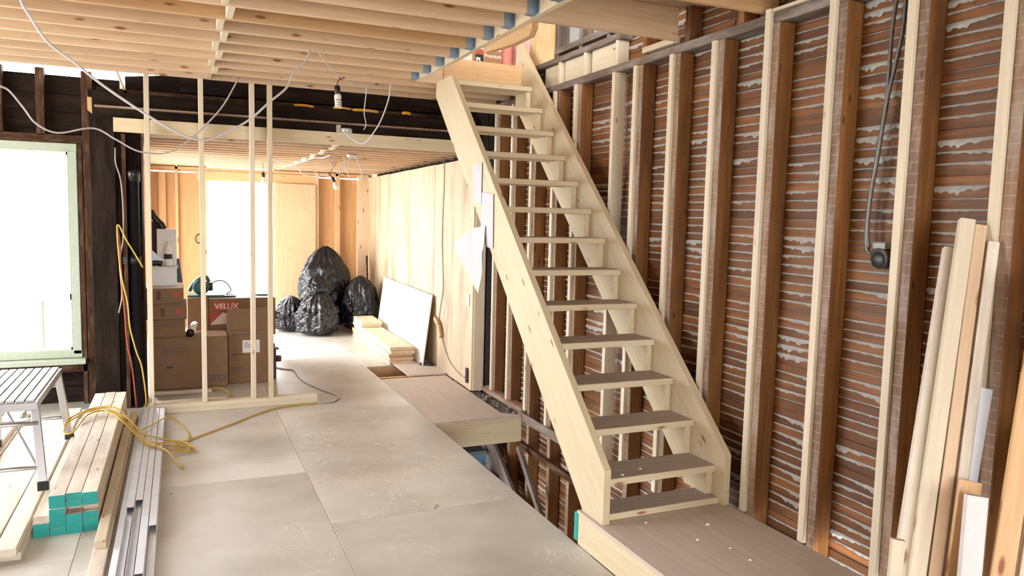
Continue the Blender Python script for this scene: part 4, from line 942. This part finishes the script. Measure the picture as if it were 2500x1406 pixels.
# lumber pile on the right of the back room
G = 'boards of the short pile by the drywall'
for l in range(5):
    mb = MB(); x = 2.262+.008*(l % 2)+.004*l; dy = .03*((l*7) % 3); ln = 2.1+.02*((l*5) % 3)
    mb.board((x, 8.15+dy, .0195+.0395*l), (x+.03, 8.15+dy+ln, .0195+.0395*l), .27, .037, (1, 0, 0), PINE_C if l < 4 else PINE_T, .003)
    tag(mb.build('lumber_board'), 'wide board of the short pile beside the drywall sheet, %s layer from the floor' % ordinal(l+1), 'board', G)
for l in range(2):
    mb = MB(); mb.board((2.29+.005*l, 9.72-.03*l, .2175+.039*l), (2.31, 10.30, .2175+.039*l), .26, .037, (1, 0, 0), PINE_T, .003)
    tag(mb.build('lumber_board'), 'short wide board on top of the pile beside the drywall, %s of two' % ('lower' if l == 0 else 'upper'), 'board', G)
mb = MB(); mb.poly([(2.46, 7.95, .02), (2.52, 10.35, .02), (2.645, 10.42, .80), (2.565, 7.97, .80)], (-.013, 0, .002), WHITE, (0, 1, 0)); tag(mb.build('drywall_sheet'), 'bright white drywall sheet leaning on the plywood wall', 'drywall')
mb = MB(); mb.tube([(2.44, 8.0, .025), (2.50, 7.95, .03), (2.56, 7.9, .025)], [.02]*7+[.028]*5+[.01], BLACK, 8); tag(mb.build('black_rag'), 'crumpled black plastic at the foot of the drywall sheet', 'rag')
tag(MB().board((2.648, 10.45, .126), (2.676, 11.4, .126), .02, .25, (1, 0, 0), PINE_T, .002).build('lumber_board'), 'board on edge against the plywood wall behind the drywall', 'board', G)
bm = thing('broom_handle', (2.55, 11.3, 0), 'thin dark pole leaning in the back right corner', 'pole'); MB().tube([(2.60, 11.15, .0), (2.595, 11.33, .95)], .012, plain('dark_red_pole', (60, 28, 26), .5), 10, False).build('pole', bm); MB().tube([(2.595, 11.33, .95), (2.595, 11.345, 1.05)], .014, BLACK, 10, False).build('tip', bm)

# ================================================================ PAPERS ON THE STRINGER
def sheet(name, pts, label, mat=PAPER, lines=True, grp='drawings on the stringer', ncurl=.0):
    x = 1.880; mb = MB(); P3 = [(x-ncurl*i*.01-.001, p[0], p[1]) for i, p in enumerate(pts)]
    mb.poly(P3, (-.0012, 0, 0), mat, (0, 1, 0)); o = mb.build(name); return tag(o, label, 'paper', grp)
sheet('paper_sheet', [(4.98, 2.03), (4.80, 2.05), (4.80, 1.76), (4.955, 1.79)], 'upper narrow paper with faint writing stapled on the left stringer')
sheet('paper_sheet', [(4.79, 1.845), (4.585, 1.83), (4.575, 1.475), (4.70, 1.48), (4.80, 1.62)], 'right narrow wrinkled paper on the left stringer')
mb = MB(); x = 1.872
mb.add([(x, 4.96, 1.60), (x, 4.70, 1.62), (x-.03, 4.66, 1.36), (x-.015, 4.80, 1.20), (x-.05, 5.05, 1.38), (x-.03, 5.25, 1.475)], [[0, 1, 2], [0, 2, 3], [0, 3, 4], [0, 4, 5]], [(0, 0, 0)]*6, PAPER)
mb.add([(x-.035, 4.67, 1.50), (x-.045, 4.625, 1.31), (x-.03, 4.73, 1.165), (x-.055, 4.83, 1.26)], [[0, 1, 2, 3]], [(0, 0, 0)]*4, PAPER)
o = mb.build('folded_plan'); tag(o, 'large folded drawing hanging crooked from the left stringer', 'paper', 'drawings on the stringer')
sm_ = o.modifiers.new('thickness', 'SOLIDIFY'); sm_.thickness = .001

# ================================================================ LEANING BOARDS AT THE RIGHT
G = 'boards leaning at the right'
def lean(p0, p1, w, t, side, mat, label, name='leaning_board', cat='board', grp=G, endm=None):
    mb = MB(); mb.board(p0, p1, w, t, side, mat, .003, endm); return tag(mb.build(name), label, cat, grp)
VS = (.80, -.60, 0)
WPAINT = plain('white_paint', (206, 200, 198), .6, 0, .06, 30)
lean((2.177, 1.701, .195), (2.625, 1.911, 1.605), .048, .036, VS, PINE_L, 'leaning pine board with the lower top, left of the tallest one')
lean((2.201, 1.653, .195), (2.635, 1.863, 1.712), .050, .038, VS, PINE_S, 'tallest pale board leaning against the lath wall')
lean((2.245, 1.622, .195), (2.665, 1.833, 1.691), .040, .038, VS, PINE_C, 'reddish pine board pressed beside the tallest leaning one')
lean((2.290, 1.600, .195), (2.680, 1.79, 1.632), .036, .038, VS, PINE_L, 'leaning pine board with the notched top, rightmost of the tall trio')
lean((2.110, 1.650, .195), (2.190, 1.700, .638), .040, .036, VS, PINE_S, 'short pale offcut with a dark knot standing before the leaning boards')
lean((2.265, 1.500, .195), (2.360, 1.560, .817), .062, .038, VS, WPAINT, 'short white painted post leaning at lower right')
lean((2.290, 1.575, .195), (2.43, 1.630, .834), .070, .02, VS, PINE_C2, 'short golden offcut behind the white painted post')
lean((2.36, 1.64, .195), (2.60, 1.72, 1.12), .05, .006, VS, GALV, 'thin bluish metal strip behind the leaning boards')
G2 = 'sheets leaning at the right edge'
lean((2.288, 1.440, .195), (2.620, 1.555, 1.53), .066, .022, VS, PINE_C2, 'wide golden board leaning at the lower right corner', 'leaning_sheet', 'sheet', G2)
lean((2.335, 1.415, .195), (2.66, 1.525, 1.50), .014, .03, VS, PINE_S, 'pale edge strip right of the wide golden board', 'leaning_sheet', 'sheet', G2)
lean((2.352, 1.385, .195), (2.65, 1.490, 1.35), .028, .03, VS, PLATE, 'grey edged sheet beside the pale strip', 'leaning_sheet', 'sheet', G2)
lean((2.42, 1.33, .195), (2.65, 1.42, 1.02), .12, .018, VS, PINE_C2, 'golden plywood sheet at the lower right edge of the picture', 'leaning_sheet', 'sheet', G2)

# ================================================================ UPSTAIRS CONTENTS
tag(MB().box((2.74, 5.49, 2.93), (2.755, 5.93, 3.6), OSB, 2, .001).build('osb_panel'), 'speckled strand board panel upstairs beyond the stair top', 'panel')
ins = MB()
nu, nv = 8, 20
vs = []; fs = []
for j in range(nv+1):
    for i in range(nu+1):
        vs.append((2.745+.03*math.sin(j*1.3+i)*.4-.02*math.sin(i/nu*PI), 5.95+.55*i/nu, 2.94+.9*j/nv))
for j in range(nv):
    for i in range(nu): fs.append([j*(nu+1)+i, j*(nu+1)+i+1, (j+1)*(nu+1)+i+1, (j+1)*(nu+1)+i])
ins.add(vs, fs, vs, PINK, True); o = ins.build('insulation_batt'); tag(o, 'fluffy pink insulation batt in the upstairs wall', 'insulation'); mm_ = o.modifiers.new('t', 'SOLIDIFY'); mm_.thickness = .04; mm_.offset = 1
rl = MB(); rl.lathe((2.655, 6.25, 2.939), [(.05, 0), (.054, .01), (.054, .09), (.052, .10), (.054, .11), (.054, .44), (.05, .45)], ORL, 24)
tag(rl.build('insulation_roll'), 'upright salmon pink roll on the upstairs floor', 'roll')
def up_box(x0, x1, y, z0, z1, label):
    o = thing('adhesive_box', ((x0+x1)/2, y+.1, z0), label, 'box'); MB().box((x0, y, z0), (x1, y+.2, z1), WHBOX, 0, .003).build('body', o)
    zm = z0+.155
    MB().box((x0+.002, y-.0015, z0), (x1-.002, y, zm), PRBOX, 0, .0003).build('brown_band', o)
    bp = MB().box((x0+.03, y-.003, z0+.0), (x0+.10, y-.001, z0+.112), BLACK, 0, .0003).build('black_panel', o)
    MB().box((x0+.03, y-.003, z0+.114), (x0+.10, y-.001, z0+.154), RED, 0, .0003).build('red_panel', o)
    mb = MB(); text_mesh(mb, 'PL', (x0+.035, y-.0045, z0+.050), XD, ZD, .052, WHITE, .0006, .002); mb.build('brand_print', bp)
    mb = MB(); text_mesh(mb, 'Premium', (x0+.108, y-.003, z0+.095), XD, ZD, .044, WHBOX, .0006, .0008); mb.build('name_print', o)
    for i in range(4): MB().box((x1-.06, y-.0025, z1-.06-i*.014), (x1-.01, y-.001, z1-.055-i*.014), INK, 0, .0002).build('text_line', o)
up_box(2.285, 2.55, 6.12, 2.939, 3.24, 'white and brown adhesive carton upstairs behind the top riser')
for y0, n in ((5.40, 'nearer the panel'), (5.02, 'in the middle'), (4.62, 'furthest right')):
    tag(MB().box((2.735, y0, 2.926), (2.825, y0+.045, 4.2), PLATE, 2, .003).build('upstairs_stud'), 'old grey stud upstairs beyond the opening, '+n, 'stud', 'old studs upstairs')
tag(MB().box((2.72, 3.9, 2.96), (2.80, 5.42, 3.005), PLATE, 1, .003).build('upstairs_plate'), 'old grey sill plate upstairs along the right wall', 'plate')
SC.cycles.max_bounces = 10; SC.cycles.diffuse_bounces = 6; SC.cycles.transparent_max_bounces = 12
SC.cycles.sample_clamp_indirect = 8
